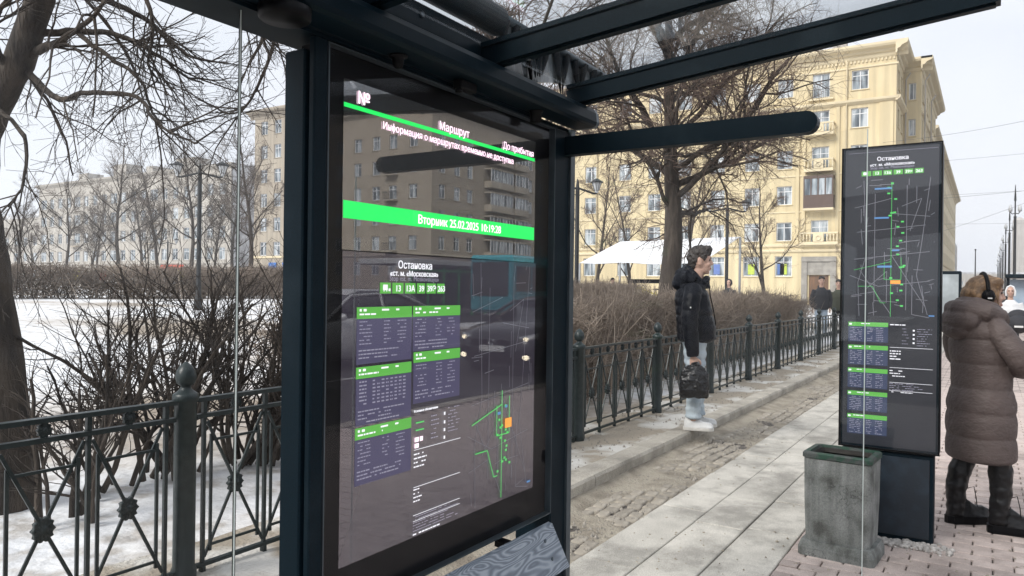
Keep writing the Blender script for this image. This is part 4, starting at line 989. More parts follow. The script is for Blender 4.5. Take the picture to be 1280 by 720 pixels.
hedge('hedge', 'brown hedge under the white awning beside the shelter post', hp3, .2, (1.1,1,1.15), 8)

# --- dark open shrubs right behind the near fence
def shrub(name, label, x, y, z, seed, stems, L_, lean):
    r = random.Random(seed); tm, tw = MB(), MB()
    S = [LV(3,.24,.02,.4,3,split=2), LV(4,.26,.03,.4,3,(3,5),.1,(20,60),(.4,.8)), LV(7,.17,.02,.35,5,(8,12),.22,(18,55),(.3,.6))]
    for k in range(stems):
        t = r.random()*6.28; d = Vector((math.cos(t)*r.uniform(.2,.75)+lean[0], math.sin(t)*r.uniform(.2,.75)+lean[1], 1))
        grow((tm, tw), (x+r.gauss(0,.10), y+r.gauss(0,.10), z), d, L_*r.uniform(.7,1.1), r.uniform(.014,.026), 2, r, S)
    root = thing(name, label, 'shrub', (x, y, z), 'bare shrubs behind the near fence')
    tm.build('stems', M['bark'], root, fixn=False); tw.build('twigs', M['twig'], root, fixn=False)
shrub('shrub', 'dense dark bare shrub behind the fence beside the shelter post', 3.85, 4.75, .12, 1, 22, 1.5, (.05,-.1))
shrub('shrub', 'dense dark bare shrub behind the round fence post', 3.3, 5.0, .12, 2, 17, 1.45, (0,-.05))
shrub('shrub', 'open bare shrub leaning right of the big leaning trunk', 2.75, 4.9, .12, 3, 8, 1.2, (.1,-.1))
shrub('shrub', 'thin bare shrub in front of the big leaning trunk', 2.35, 4.5, .12, 4, 6, .9, (0,-.1))
shrub('shrub', 'bare shrub behind the fence just right of the shelter post', 5.9, 4.5, .12, 5, 20, 1.25, (0,0))
# ------------------------------------------------------------------ buildings
M['stucco_y'] = pm('yellow stucco', (.69,.585,.375), .85, 0, .1, .35, .15, 12, col2=(.62,.515,.315), mix=(.3,.7), bdist=.02, streak=.16)
M['stucco_y2'] = pm('pale yellow trim', (.73,.63,.43), .85, 0, .1, .5)
M['stone_g'] = pm('grey-brown cladding', (.40,.345,.275), .85, 0, .15, .5, .2, 8, col2=(.32,.27,.21), mix=(.3,.7), bdist=.03)
M['trim_g'] = pm('grey-brown trim', (.44,.385,.31), .85, 0, .15, .6)
M['stucco_grey'] = pm('pale grey stucco', (.50,.47,.425), .88, 0, .12, .25, col2=(.40,.37,.33), mix=(.3,.7), streak=.2)
M['stucco_tan'] = pm('tan stucco', (.40,.355,.285), .88, 0, .12, .3, col2=(.33,.285,.225), streak=.2, mix=(.3,.7))
M['roof_snow'] = pm('roof with snow', (.62,.63,.65), .8, 0, .2, .4, col2=(.36,.36,.37), mix=(.42,.55))
M['winframe'] = pm('white window frame', (.74,.75,.76), .5, 0, .05, 2, rnd=.12)
M['winbrown'] = pm('brown window frame', (.10,.062,.048), .5, 0, .1, 2)
M['door'] = pm('brown wooden door', (.17,.085,.040), .55, 0, .3, 4, stretch=(1,1,.2))
M['railing'] = pm('black iron railing', (.02,.02,.022), .5)
def pane_mat():
    mt, n, b, out = newmat('window pane'); L = n.links
    oi = n.nodes.new('ShaderNodeObjectInfo'); r = n.nodes.new('ShaderNodeValToRGB'); e = r.color_ramp.elements
    e[0].position = 0; e[0].color = (.05,.065,.08,1); e[1].position = 1; e[1].color = (.50,.54,.57,1); x = e.new(.55); x.color = (.22,.26,.29,1); r.color_ramp.interpolation = 'CONSTANT' if False else 'LINEAR'
    tcn = n.nodes.new('ShaderNodeTexCoord'); sx = n.nodes.new('ShaderNodeSeparateXYZ'); L.new(tcn.outputs['Object'], sx.inputs[0])
    cb = n.nodes.new('ShaderNodeCombineXYZ'); m1 = n.nodes.new('ShaderNodeMath'); m1.operation = 'MULTIPLY'; m1.inputs[1].default_value = 90; L.new(oi.outputs['Random'], m1.inputs[0])
    m2 = n.nodes.new('ShaderNodeMath'); m2.operation = 'MULTIPLY'; m2.inputs[1].default_value = 1.6; L.new(sx.outputs[0], m2.inputs[0])
    m3 = n.nodes.new('ShaderNodeMath'); m3.operation = 'MULTIPLY'; m3.inputs[1].default_value = .35; L.new(sx.outputs[2], m3.inputs[0])
    L.new(m2.outputs[0], cb.inputs[0]); L.new(m1.outputs[0], cb.inputs[1]); L.new(m3.outputs[0], cb.inputs[2])
    cnz = n.nodes.new('ShaderNodeTexNoise'); cnz.inputs['Scale'].default_value = 1.0; cnz.inputs['Detail'].default_value = 2; L.new(cb.outputs[0], cnz.inputs['Vector'])      # drawn or open curtains behind the glass
    cmr = n.nodes.new('ShaderNodeMapRange'); cmr.inputs['From Min'].default_value = .38; cmr.inputs['From Max'].default_value = .62; L.new(cnz.outputs['Fac'], cmr.inputs[0])
    L.new(cmr.outputs[0], r.inputs[0]); L.new(r.outputs[0], b.inputs['Base Color'])
    b.inputs['Roughness'].default_value = .06; b.inputs['Specular IOR Level'].default_value = .9
    return mt
M['pane'] = pane_mat()
win_cache = {}
def win_mesh(w, h, kind):
    key = (round(w,2), round(h,2), kind)
    if key not in win_cache:
        f = MB(); t = .085; d0, d1 = .14, .20
        f.box(-w/2, -w/2+t, d0, d1, 0, h); f.box(w/2-t, w/2, d0, d1, 0, h); f.box(-w/2+t, w/2-t, d0, d1, 0, t); f.box(-w/2+t, w/2-t, d0, d1, h-t, h)
        tz = h*.70
        if kind == 'c':      # two casements below a top light
            f.box(-.035, .035, d0+.004, d1, t, h-t); f.box(-w/2+t, w/2-t, d0+.002, d1-.002, tz, tz+.06)
        elif kind == 'm':    # modern: one fixed, one opening
            f.box(w*.08, w*.08+.08, d0+.004, d1, t, h-t)
        else:                # several lights
            k = max(2, int(w/.75))
            for q in range(1, k): f.box(-w/2+w*q/k-.035, -w/2+w*q/k+.035, d0+.004, d1, t, h-t)
            f.box(-w/2+t, w/2-t, d0+.002, d1-.002, tz, tz+.05)
        p = MB(); p.add([(-w/2+.03,.17,.03),(w/2-.03,.17,.03),(w/2-.03,.17,h-.03),(-w/2+.03,.17,h-.03)], [(0,1,2,3)])
        s = MB(); s.box(-w/2-.08, w/2+.08, -.09, .13, -.07, -.002)
        win_cache[key] = (f.mesh('window'), p.mesh('pane', False), s.mesh('sill'))
    return win_cache[key]
def loc3(org, th, x, y, z): return (org[0] + x*math.cos(th) - y*math.sin(th), org[1] + x*math.sin(th) + y*math.cos(th), z)
def fpart(root, name, mb, mat, org, th):
    o = mb.build(name, mat, None); o.parent = root; rl = root.location
    o.location = (org[0]-rl.x, org[1]-rl.y, -rl.z); o.rotation_euler = (0, 0, th); return o
def facade(root, org, th, W, z0, z1, wins, mat, name='wall', frame=None, sill=True):
    """wins: (x centre, z bottom, w, h, kind). Real openings with reveals, each window set back in its own"""
    ops = [(x-w/2, x+w/2, z, z+h) for x, z, w, h, k in wins]
    us = sorted(set([0, W] + [round(v, 4) for o in ops for v in o[:2]])); zs = sorted(set([z0, z1] + [round(v, 4) for o in ops for v in o[2:]]))
    mb = MB(); vid = {}
    def V(a, b):
        if (a, b) not in vid: vid[a, b] = len(mb.v); mb.v.append((a, 0, b))
        return vid[a, b]
    for a, b in zip(us, us[1:]):
        for c, d in zip(zs, zs[1:]):
            mu, mz = (a+b)/2, (c+d)/2
            if any(o[0] < mu < o[1] and o[2] < mz < o[3] for o in ops): continue
            mb.f.append((V(a,c), V(b,c), V(b,d), V(a,d))); mb.m.append(0); mb.sm.append(False)
    for a, b, c, d in ops:
        for q in ([(a,0,c),(a,.2,c),(a,.2,d),(a,0,d)], [(b,0,c),(b,0,d),(b,.2,d),(b,.2,c)], [(a,0,d),(a,.2,d),(b,.2,d),(b,0,d)], [(a,0,c),(b,0,c),(b,.2,c),(a,.2,c)]): mb.add(q, [(0,1,2,3)])
    me = mb.mesh(name, False); o = link(name, me, mat, root); rl = root.location
    o.location = (org[0]-rl.x, org[1]-rl.y, -rl.z); o.rotation_euler = (0, 0, th)
    for x, z, w, h, kind in wins:
        if kind == 'none': continue
        f, p, s = win_mesh(w, h, kind); L3 = loc3(org, th, x, 0, z)
        wo_ = link('window', f, frame or M['winframe'], root, loc=(L3[0]-rl.x, L3[1]-rl.y, L3[2]-rl.z)); wo_.rotation_euler = (0, 0, th)
        link('pane', p, M['pane'], wo_)
        if sill: link('sill', s, mat, wo_)
    return o
def balcony(root, org, th, x, z, w, style, d=.9):
    mb = MB(); mb.box(x-w/2, x+w/2, -d, -.005, z-.16, z); 
    if style == 'balusters':
        mb.box(x-w/2, x+w/2, -d, -d+.16, z+.85, z+1.0); mb.box(x-w/2, x+w/2, -d+.02, -d+.14, z, z+.12)
        k = int(w/.28)
        for q in range(k+1):
            xx = x-w/2+.06 + (w-.12)*q/k; mb.lathe([(.04,.121),(.075,.3),(.045,.6),(.06,.849)], (xx,-d+.08,z), 8)
        mb.box(x-.42, x+.42, -d-.03, -d+.13, z+.121, z+.848)
        mb.lathe([(0,0),(.26,0),(.26,-.05),(.18,-.06),(.17,-.02),(.001,-.02)], (x,-d-.031,z+.48), 16, axis='y')
        for sx in (-1, 1): mb.box(x+sx*(w/2-.07)-.06, x+sx*(w/2-.07)+.06, -d+.16, -.01, z+.85, z+1.0)
        mt = M['stucco_y2']
    elif style == 'iron':
        mb2 = MB(); mb2.box(x-w/2, x+w/2, -d, -d+.04, z+.95, z+1.0); mb2.box(x-w/2, x+w/2, -d, -d+.03, z+.05, z+.09)
        for q in range(int(w/.16)+1): xx = x-w/2 + .02 + (w-.04)*q/int(w/.16); mb2.box(xx-.012, xx+.012, -d+.005, -d+.025, z+.091, z+.949)
        for sx in (-1, 1): mb2.box(x+sx*(w/2-.02)-.02, x+sx*(w/2-.02)+.02, -d+.041, -.01, z+.95, z+1.0)
        fpart(root, 'railing', mb2, M['railing'], org, th); mt = M['trim_g']
    fpart(root, 'balcony', mb, mt, org, th)
def cornice(root, org, th, x0, x1, z, prof, mat, name='cornice'):
    """prof: (out, dz) outline of the moulding"""
    mb = MB(); pts = [(.02, z+prof[0][1])] + [(-o, z+dz) for o, dz in prof] + [(.02, z+prof[-1][1])]
    mb.prism(pts, x0, x1, 'x'); fpart(root, name, mb, mat, org, th)
BIG = [(.05,0),(.12,.12),(.12,.35),(.35,.45),(.45,.62),(.85,.78),(.95,.95),(.95,1.15)]
BELT = [(.04,0),(.14,.06),(.18,.2),(.10,.26),(.04,.3)]

# --- yellow building, park front and street front
yb = thing('apartment_building', 'six-storey yellow stucco apartment building with balconies and brown door', 'building', (73.6, 7, 0), 'buildings around the park')
oA, tA = (73.6, 45.0), R(-90)
cols = [45-Y for Y in (9.93, 16.35, 19.35, 22.7, 26.1, 29.3, 32.6, 36.6, 40.0)]
zc = [3.87, 7.15, 10.55, 13.9, 17.2, 20.6]
wins = []
for q, x in enumerate(cols):
    for k, z in enumerate(zc):
        if k == 0: wins.append((x, z-.95, 1.55, 1.9, 'c'))
        else: wins.append((x, z-.9, 1.4, 1.75, 'c'))
xb = 45-13.2
for k, z in enumerate(zc[1:], 1): wins.append((xb, z-1.25, 1.5 if k != 2 else 2.3, 2.2 if k != 2 else 1.9, 'c' if k > 2 else 'n'))
wins.append((xb, .35, 1.7, 2.7, 'none'))
facade(yb, oA, tA, 38, -.3, 22.4, wins, M['stucco_y'])
cornice(yb, oA, tA, 0, 38.9, 22.3, BIG, M['stucco_y2'])
cornice(yb, oA, tA, 0, 38.2, 18.35, [(.04,0),(.16,.08),(.34,.22),(.38,.42),(.05,.46)], M['stucco_y2'])
cornice(yb, oA, tA, 0, 38.15, 21.55, [(.03,0),(.10,.05),(.10,.16),(.03,.2)], M['stucco_y2'])
for z in (5.15, 5.65, 8.85, 12.2): cornice(yb, oA, tA, 0, 38.1, z, BELT if z < 6 else [(.03,0),(.08,.03),(.08,.12),(.03,.15)], M['stucco_y2'], 'belt')
mb = MB()
for q in range(120): mb.box(38*q/120+.06, 38*q/120+.2, -.11, -.03, 22.05, 22.28)
fpart(yb, 'dentil_band', mb, M['stucco_y2'], oA, tA)['kind'] = 'stuff'
for dx in (-2.1, -1.55, 1.35, 1.9):
    mb = MB(); mb.box(xb+dx, xb+dx+.3, -.13, -.005, 5.95, 18.34); fpart(yb, 'pilaster', mb, M['stucco_y'], oA, tA)
for x0 in (36.7, .3): mb = MB(); mb.box(x0, x0+1.1, -.12, -.005, 5.95, 18.34); fpart(yb, 'pilaster', mb, M['stucco_y'], oA, tA)
balcony(yb, oA, tA, xb, 16.0-.05, 2.5, 'balusters'); balcony(yb, oA, tA, xb, 12.65, 2.5, 'balusters'); balcony(yb, oA, tA, xb, 5.98, 3.3, 'balusters', .5)
mb = MB(); mb.box(xb-1.1, xb+1.1, -.25, -.01, 19.1, 19.25); fpart(yb, 'balcony', mb, M['stucco_y2'], oA, tA)
mb = MB()
for q in range(14): mb.box(xb-1.05+q*.161, xb-1.03+q*.161, -.24, -.22, 19.251, 20.05)
mb.box(xb-1.08, xb+1.08, -.25, -.21, 20.051, 20.1); fpart(yb, 'railing', mb, M['railing'], oA, tA)
# closed brown loggia
mb = MB(); mb.box(xb-1.3, xb+1.3, -.95, -.01, 8.95, 9.15); fpart(yb, 'balcony', mb, M['stucco_y2'], oA, tA)
mb = MB(); mb.box(xb-1.27, xb+1.27, -.9, -.01, 9.151, 10.35); 
for q in range(5): mb.box(xb-1.27+q*.61, xb-1.17+q*.61, -.9, -.8, 10.351, 11.85)
mb.box(xb-1.27, xb+1.27, -.9, -.01, 11.851, 12.1); fpart(yb, 'loggia', mb, M['winbrown'], oA, tA)
mb = MB(); mb.box(xb-1.2, xb+1.2, -.86, -.84, 10.36, 11.84); fpart(yb, 'loggia_glazing', M and mb, M['pane'], oA, tA)
# entrance
mb = MB(); mb.box(xb-1.5, xb-1.0, -.2, -.005, -.3, 4.3); mb.box(xb+1.0, xb+1.5, -.2, -.005, -.3, 4.3); mb.box(xb-1.5, xb+1.5, -.25, -.004, 4.301, 4.75); mb.box(xb-.999, xb+.999, -.12, -.006, 3.08, 4.3); fpart(yb, 'portal', mb, pm('grey portal stone', (.33,.31,.28), .85, 0, .2, 2), oA, tA)
mb = MB()
for s in (-1, 1):
    mb.box(min(s*.01,s*.84)+xb, max(s*.01,s*.84)+xb, .10, .16, .35, 3.04)
    for z in (.55, 1.4, 2.3): mb.box(min(s*.15,s*.7)+xb, max(s*.15,s*.7)+xb, .085, .0995, z, z+.6)
fpart(yb, 'door', mb, M['door'], oA, tA)
for x in (9.2, 20.9, 34.0): mb = MB(); mb.tube([(x,-.14,.3),(x,-.14,21.7),(x,-.6,22.25)], .075, 8); fpart(yb, 'drainpipe', mb, M['stucco_y2'], oA, tA)
# posters in the ground-floor windows
for Yp, c in ((16.35,(.5,.62,.08)),(16.6,(.08,.16,.4)),(19.35,(.5,.62,.08)),(22.7,(.12,.2,.5))):
    mb = MB(); x = 45-Yp; mb.box(x-.32, x+.3, .11, .125, 3.1, 4.1); fpart(yb, 'window_poster', mb, pm('poster %d' % (Yp*10), c, .6), oA, tA)
# street front: three volumes stepping out and back
oS, tS = (73.6, 7.0), 0.0
w2 = [(2.0+q*2.6, z-.9, 1.3, 1.75, 'c') for q in range(2) for z in zc]
facade(yb, oS, tS, 6.4, -.3, 22.4, w2, M['stucco_y']); cornice(yb, oS, tS, -.95, 6.4, 22.3, BIG, M['stucco_y2']); cornice(yb, oS, tS, -.3, 6.4, 18.35, [(.04,0),(.16,.08),(.34,.22),(.38,.42),(.05,.46)], M['stucco_y2'])
facade(yb, (80, 7.0), tA, 1.5, -.3, 22.4, [(.75, z-.9, .6, 1.6, 'm') for z in zc], M['stucco_y'])
cornice(yb, (80, 7.0), tA, -.02, 2.4, 22.3, BIG, M['stucco_y2'])
w3 = [(2.0+q*2.9, z-.9, 1.4, 1.8, 'c') for q in range(7) for z in zc]
facade(yb, (80, 5.5), tS, 22, -.3, 22.4, w3, M['stucco_y']); cornice(yb, (80, 5.5), tS, -.95, 22.9, 22.3, BIG, M['stucco_y2']); cornice(yb, (80, 5.5), tS, 0, 22, 18.35, BELT, M['stucco_y2'])
mb = MB(); mb.box(73.61, 80, 7.01, 45, 22.4, 23.4); mb.box(80.01, 102, 5.51, 45, 22.4, 23.4); mb.box(73.75, 102, 44.2, 45, -.3, 22.4); mb.box(101.2, 102, 5.7, 44.2, -.3, 22.4)
mb.build('roof', M['roof_snow'], yb)
for X, Y, h in ((76, 12, 2.2), (79, 18, 1.8), (77, 28, 2.4), (84, 9, 1.6)): MB().box(X-.4, X+.4, Y-.6, Y+.6, 23.4, 23.4+h).build('chimney', M['stucco_grey'], yb)
for X, Y in ((79.7, 6.9), (81.0, 5.38), (90, 5.38)): mb = MB(); mb.tube([(X,Y-.12,.0),(X,Y-.12,21.6),(X,Y-.5,22.2)], .07, 8); mb.build('drainpipe', M['stucco_grey'], yb)
# --- next building along the street
nb = thing('apartment_building', 'pale yellow building farther along the street behind the stele', 'building', (106, 6.3, 0), 'buildings around the park')
wn_ = [(2.2+q*3.2, 3+3.4*k, 1.5, 1.9, 'n') for q in range(26) for k in range(5)]
facade(nb, (106, 6.3), 0, 86, -.3, 21, wn_, M['stucco_y2']); cornice(nb, (106, 6.3), 0, -.9, 86, 20.9, BIG, M['stucco_y2']); cornice(nb, (106, 6.3), 0, 0, 86, 6, BELT, M['stucco_y2'])
facade(nb, (106, 22), tA, 15.7, -.3, 21, [(3+q*3.3, 3+3.4*k, 1.5, 1.9, 'n') for q in range(4) for k in range(5)], M['stucco_y']); cornice(nb, (106, 22), tA, 0, 15.72, 20.9, BIG, M['stucco_y2'])
mb = MB(); mb.box(106.01, 192, 6.31, 22, 21, 22.05); mb.build('roof', M['roof_snow'], nb)
for k in range(5): X = 112+k*16; mb = MB(); mb.box(X, X+5, 5.2, 6.29, 3.3, 3.5); mb.build('shop_canopy', M['railing'], nb)
# --- grey block across the park
gb = thing('apartment_building', 'long pale grey five-storey apartment block beyond the park trees', 'building', (73.6, 101, .85), 'buildings around the park')
oG = (73.6, 154.0); wg = []
for q in range(19):
    x = 1.8 + q*2.95
    for k in range(5): wg.append((x, 2.0+3.3*k if k else 1.4, 1.5 if q % 4 else 2.1, 1.85 if k else 2.2, 'n' if q % 4 == 0 else 'c'))
facade(gb, oG, tA, 57, .3, 19.3, wg, M['stucco_grey'])
cornice(gb, oG, tA, -.6, 57.6, 19.2, [(.05,0),(.2,.15),(.5,.4),(.6,.7)], M['stucco_grey']); cornice(gb, oG, tA, 0, 57, 4.6, BELT, M['stucco_grey'], 'belt')
for q in (4, 8, 12): balcony(gb, oG, tA, 1.8+q*2.95, 8.1, 2.8, 'iron'); balcony(gb, oG, tA, 1.8+q*2.95, 11.4, 2.8, 'iron')
mb = MB(); mb.box(73.61, 88, 97, 154, 19.3, 20.0); mb.box(73.9, 88, 153.2, 154, .3, 19.3); mb.box(73.9, 88, 97, 97.8, .3, 19.3); mb.build('roof', M['roof_snow'], gb)
for Y, wd, h in ((112, 5, 2.2), (122, 2, 1.6), (131, 4, 2.6), (143, 3, 1.8)): MB().box(76, 79, Y-wd/2, Y+wd/2, 20.0, 20.0+h).build('chimney', M['stucco_grey'], gb)
for Y, wd, z, h, c in ((140, 1.9, 2.0, 1.9, (.62,.58,.03)), (131.5, 1.6, 2.0, 1.5, (.55,.05,.05)), (118.5, 1.9, 2.4, 1.2, (.6,.25,.25)), (111.5, 6.0, 3.8, .7, (.65,.08,.04)), (109, 1.4, 2.2, 1.6, (.62,.58,.03))):
    mb = MB(); x = 154-Y; mb.box(x-wd/2, x+wd/2, -.22, -.02, z, z+h); fpart(gb, 'shop_sign', mb, pm('sign %d' % Y, c, .5), oG, tA)
# --- tan corner building
tb = thing('apartment_building', 'tan stucco building beside the shelter post at the park corner', 'building', (71, 75, .85), 'buildings around the park')
wt = [(2.0+q*2.8, 2.2+3.4*k, 1.4, 1.9, 'c') for q in range(6) for k in range(7)]
facade(tb, (71, 88.5), tA, 18, .3, 25, wt, M['stucco_tan']); cornice(tb, (71, 88.5), tA, -.9, 18.9, 24.9, BIG, M['stucco_tan']); cornice(tb, (71, 88.5), tA, 0, 18, 5.2, BELT, M['stucco_y2'], 'belt')
mb = MB(); mb.box(71.01, 84, 70.5, 88.5, 25, 26); mb.box(71.3, 84, 87.7, 88.5, .3, 25); mb.build('roof', M['roof_snow'], tb)
for x in (3.4, 6.2): mb = MB(); mb.box(x, x+1.5, -.15, -.02, 3.9, 4.6); fpart(tb, 'shop_sign', mb, pm('blue sign %d' % (x*10), (.03,.16,.5), .5), (71, 88.5), tA)
# --- far low buildings closing the left side and the street
for q, (X, Y, wX, wY, h, lb) in enumerate([(80,160,14,60,15,'hazy low block beyond the left end of the park'), (420,-30,30,60,11,'hazy distant block closing the street'), (330,12,60,16,22,'hazy pale building far along the pavement side')]):
    fb = thing('distant_building', lb, 'building', (X, Y, 0), 'hazy far buildings')
    facade(fb, (X, Y+wY), tA, wY, -.3, h, [(3+a*4.0, 2.5+3.3*k, 1.7, 1.8, 'm') for a in range(int(wY/4.0)) for k in range(int(h/3.3)-1)], M['stucco_grey'], sill=False)
    facade(fb, (X, Y), 0, wX, -.3, h, [(3+a*4.0, 2.5+3.3*k, 1.7, 1.8, 'm') for a in range(int(wX/4.0)) for k in range(int(h/3.3)-1)], M['stucco_grey'], sill=False)
    mb = MB(); mb.box(X+.01, X+wX, Y, Y+wY, h, h+.8); mb.build('roof', M['roof_snow'], fb)
ob_ = thing('obelisk', 'tall pale obelisk in the haze far down the street', 'monument', (520, -14.5, 0))
mb = MB(); mb.loft([[(520+a*s, -14.5+b*s, z) for a, b in ((-1,-1),(1,-1),(1,1),(-1,1))] for z, s in ((0,6),(2,6),(2.01,4.2),(44,3.2),(46,.3))], smooth=False); mb.build('shaft', M['stucco_grey'], ob_)

# --- grey-brown building opposite, seen mirrored in the screen
gb2 = thing('apartment_building', 'seven-storey grey-brown building mirrored in the information screen', 'building', (74.2, -56, 0), 'buildings around the park')
oO = (74.2, -56.0); zr = [2.95+3.28*k for k in range(6)]
wo2 = [(x, z, 1.35, 1.8, 'c') for x in (3.0, 6.4, 9.3, 12.6, 16, 19.5, 23) for z in zr]
facade(gb2, oO, tA, 26, -.2, 24.0, wo2, M['stone_g']); cornice(gb2, oO, tA, -.9, 26, 23.8, [(.05,0),(.2,.2),(.6,.45),(.7,.8)], M['trim_g'])
cornice(gb2, oO, tA, -.1, 26, 5.35, BELT, M['trim_g'], 'belt')
for z in (6.23, 12.8, 16.07): balcony(gb2, oO, tA, 6.4, z-.1, 1.9, 'iron')
oT, tT = (74.2+72, -56.0), R(180)
X2 = lambda X: 74.2+72-X
wb = []
for X in (76.4, 79.6, 82.5, 98.2, 101.3, 106, 110, 114, 118, 122, 133, 137, 141):
    wb += [(X2(X), z, 1.35, 1.8, 'c') for z in zr] 
facade(gb2, oT, tT, 72, -.2, 24.0, wb, M['stone_g']); cornice(gb2, oT, tT, 0, 72.7, 23.8, [(.05,0),(.2,.2),(.6,.45),(.7,.8)], M['trim_g']); cornice(gb2, oT, tT, 0, 72.1, 5.35, BELT, M['trim_g'], 'belt')
for Xc, wd in ((88.7, 5.7), (94.0, 3.5), (127.5, 5.6)):
    for z in zr[1:]:
        mb = MB(); x = X2(Xc); mb.box(x-wd/2, x+wd/2, -1.2, -.01, z-.75, z+.15); mb.box(x-wd/2, x+wd/2, -1.2, -.01, z+1.75, z+1.95); fpart(gb2, 'bay', mb, M['trim_g'], oT, tT)
        mb = MB(); k = int(wd/.8)
        for q in range(k+1): xx = x-wd/2+.04+(wd-.08)*q/k; mb.box(xx-.04, xx+.04, -1.15, -1.07, z+.151, z+1.749)
        fpart(gb2, 'bay_frame', mb, M['winframe'], oT, tT)
        mb = MB(); mb.box(x-wd/2+.05, x+wd/2-.05, -1.10, -1.08, z+.152, z+1.748); fpart(gb2, 'bay_glazing', mb, M['pane'], oT, tT)
for X, Y in ((80,-60),(92,-62),(105,-60),(78,-70)): MB().box(X-1.0, X+1.0, Y-1.4, Y+1.4, 24.6, 26.6).build('chimney', M['trim_g'], gb2)
mb = MB(); mb.box(74.21, 146.2, -82, -56.01, 24.0, 24.58); mb.build('roof', M['roof_snow'], gb2)
mb = MB()
for q in range(60): X = 75+q*1.2; mb.box(X-.02, X+.02, -56.6, -56.56, 24.581, 25.5)
mb.box(75, 146, -56.61, -56.55, 25.501, 25.55); mb.build('roof_railing', M['railing'], gb2)
# ------------------------------------------------------------------ lamps, awning, far street, vehicles
M['lampglass'] = pm('frosted lantern glass', (.62,.64,.66), .3, 0, .08)
M['lampblack'] = pm('black lamp paint', (.018,.02,.022), .5, 0, .2)
def lantern_lamp(label, x, y, z, h, rz, grp='double lantern lamps in the park'):
    t = thing('park_lamp', label, 'street lamp', (x, y, z), grp, rz)
    mb = MB(); mb.lathe([(0,-.1),(.13,-.1),(.13,.25),(.09,.35),(.075,.9),(.07,1.0),(.065,h-.2),(.035,h+.05),(.0,h+.15)], n=12); mb.build('pole', M['lampblack'], t, True)
    mb = MB(); mb.tube([(-.72,0,h-.28),(-.6,0,h-.30),(0,0,h-.16),(.6,0,h-.30),(.72,0,h-.28)], .034, 8); mb.tube([(-.3,0,h-.23),(0,0,h-.45),(.3,0,h-.23)], .012, 6); mb.build('arm', M['lampblack'], t, True)
    for s in (-1, 1):
        mb = MB(); mb.lathe([(0,0),(.05,0),(.06,.05),(.16,.32),(.0,.325)], (s*.72,0,h-.27), 8, smooth=False); g = mb.build('lantern', M['lampglass'], t, True)
        mb = MB(); mb.lathe([(0,.326),(.22,.326),(.22,.345),(.10,.42),(.03,.46),(0,.47)], (s*.72,0,h-.27), 8, smooth=False)
        for k in range(8): a = 2*math.pi*k/8; mb.tube([(s*.72+.062*math.cos(a),.062*math.sin(a),h-.22),(s*.72+.165*math.cos(a),.165*math.sin(a),h+.055)], .008, 4)
        mb.build('lantern_cap', M['lampblack'], g, True)
    return t
lantern_lamp('tall black double lantern lamp on the snowy lawn at the left', 14.95, 21.26, .75, 4.45, R(-58))
lantern_lamp('small far double lantern lamp before the grey block', 38.5, 59.0, .85, 4.3, R(-58))
lantern_lamp('black double lantern lamp before the yellow building, right of the man', 29.92, 8.82, .2, 4.75, R(-58))
lantern_lamp('black double lantern lamp beside the right shelter post', 21.2, 11.0, .25, 4.6, R(-30))
# white awning on poles
aw = thing('awning', 'white fabric awning on thin poles in front of the yellow building', 'awning', (31.5, 12.5, .3))
A_, B_, C_, D_ = Vector((34.1,15.3,3.85)), Vector((31.0,8.6,3.72)), Vector((29.0,14.9,2.62)), Vector((29.3,9.7,2.55))
mb = MB(); n = 14; vs = []
for i in range(n+1):
    for j in range(n+1):
        u, v = i/n, j/n; p = (A_*(1-u)+B_*u)*(1-v) + (C_*(1-u)+D_*u)*v; sag = .16*math.sin(math.pi*u)*math.sin(math.pi*v) + .03*math.sin(u*12)*v
        vs.append(p - Vector((0,0,sag)))
k = len(vs); fs = [(i*(n+1)+j, (i+1)*(n+1)+j, (i+1)*(n+1)+j+1, i*(n+1)+j+1) for i in range(n) for j in range(n)]
vs2 = [v - Vector((0,0,.012)) for v in vs]
mb.add(vs + vs2, fs + [tuple(q+k for q in reversed(f)) for f in fs], 0, True); mb.build('canvas', pm('white canvas', (.80,.81,.83), .7, 0, .05, 2), aw, fixn=False)
for p in (A_, B_, C_, D_): mb = MB(); mb.tube([(p.x,p.y,.15),(p.x,p.y,p.z-.02)], .05, 8); mb.build('pole', pm('grey pole', (.33,.34,.35), .5) if 'grey pole' not in bpy.data.materials else bpy.data.materials['grey pole'], aw)
mb = MB(); mb.box(30.2,30.9,10.6,13.2,1.78,1.95); mb.build('counter_board', M['black'], aw)
for y in (10.8, 13.0): mb = MB(); mb.box(30.5,30.6,y-.04,y+.04,.2,1.779); mb.build('counter_leg', M['black'], aw)
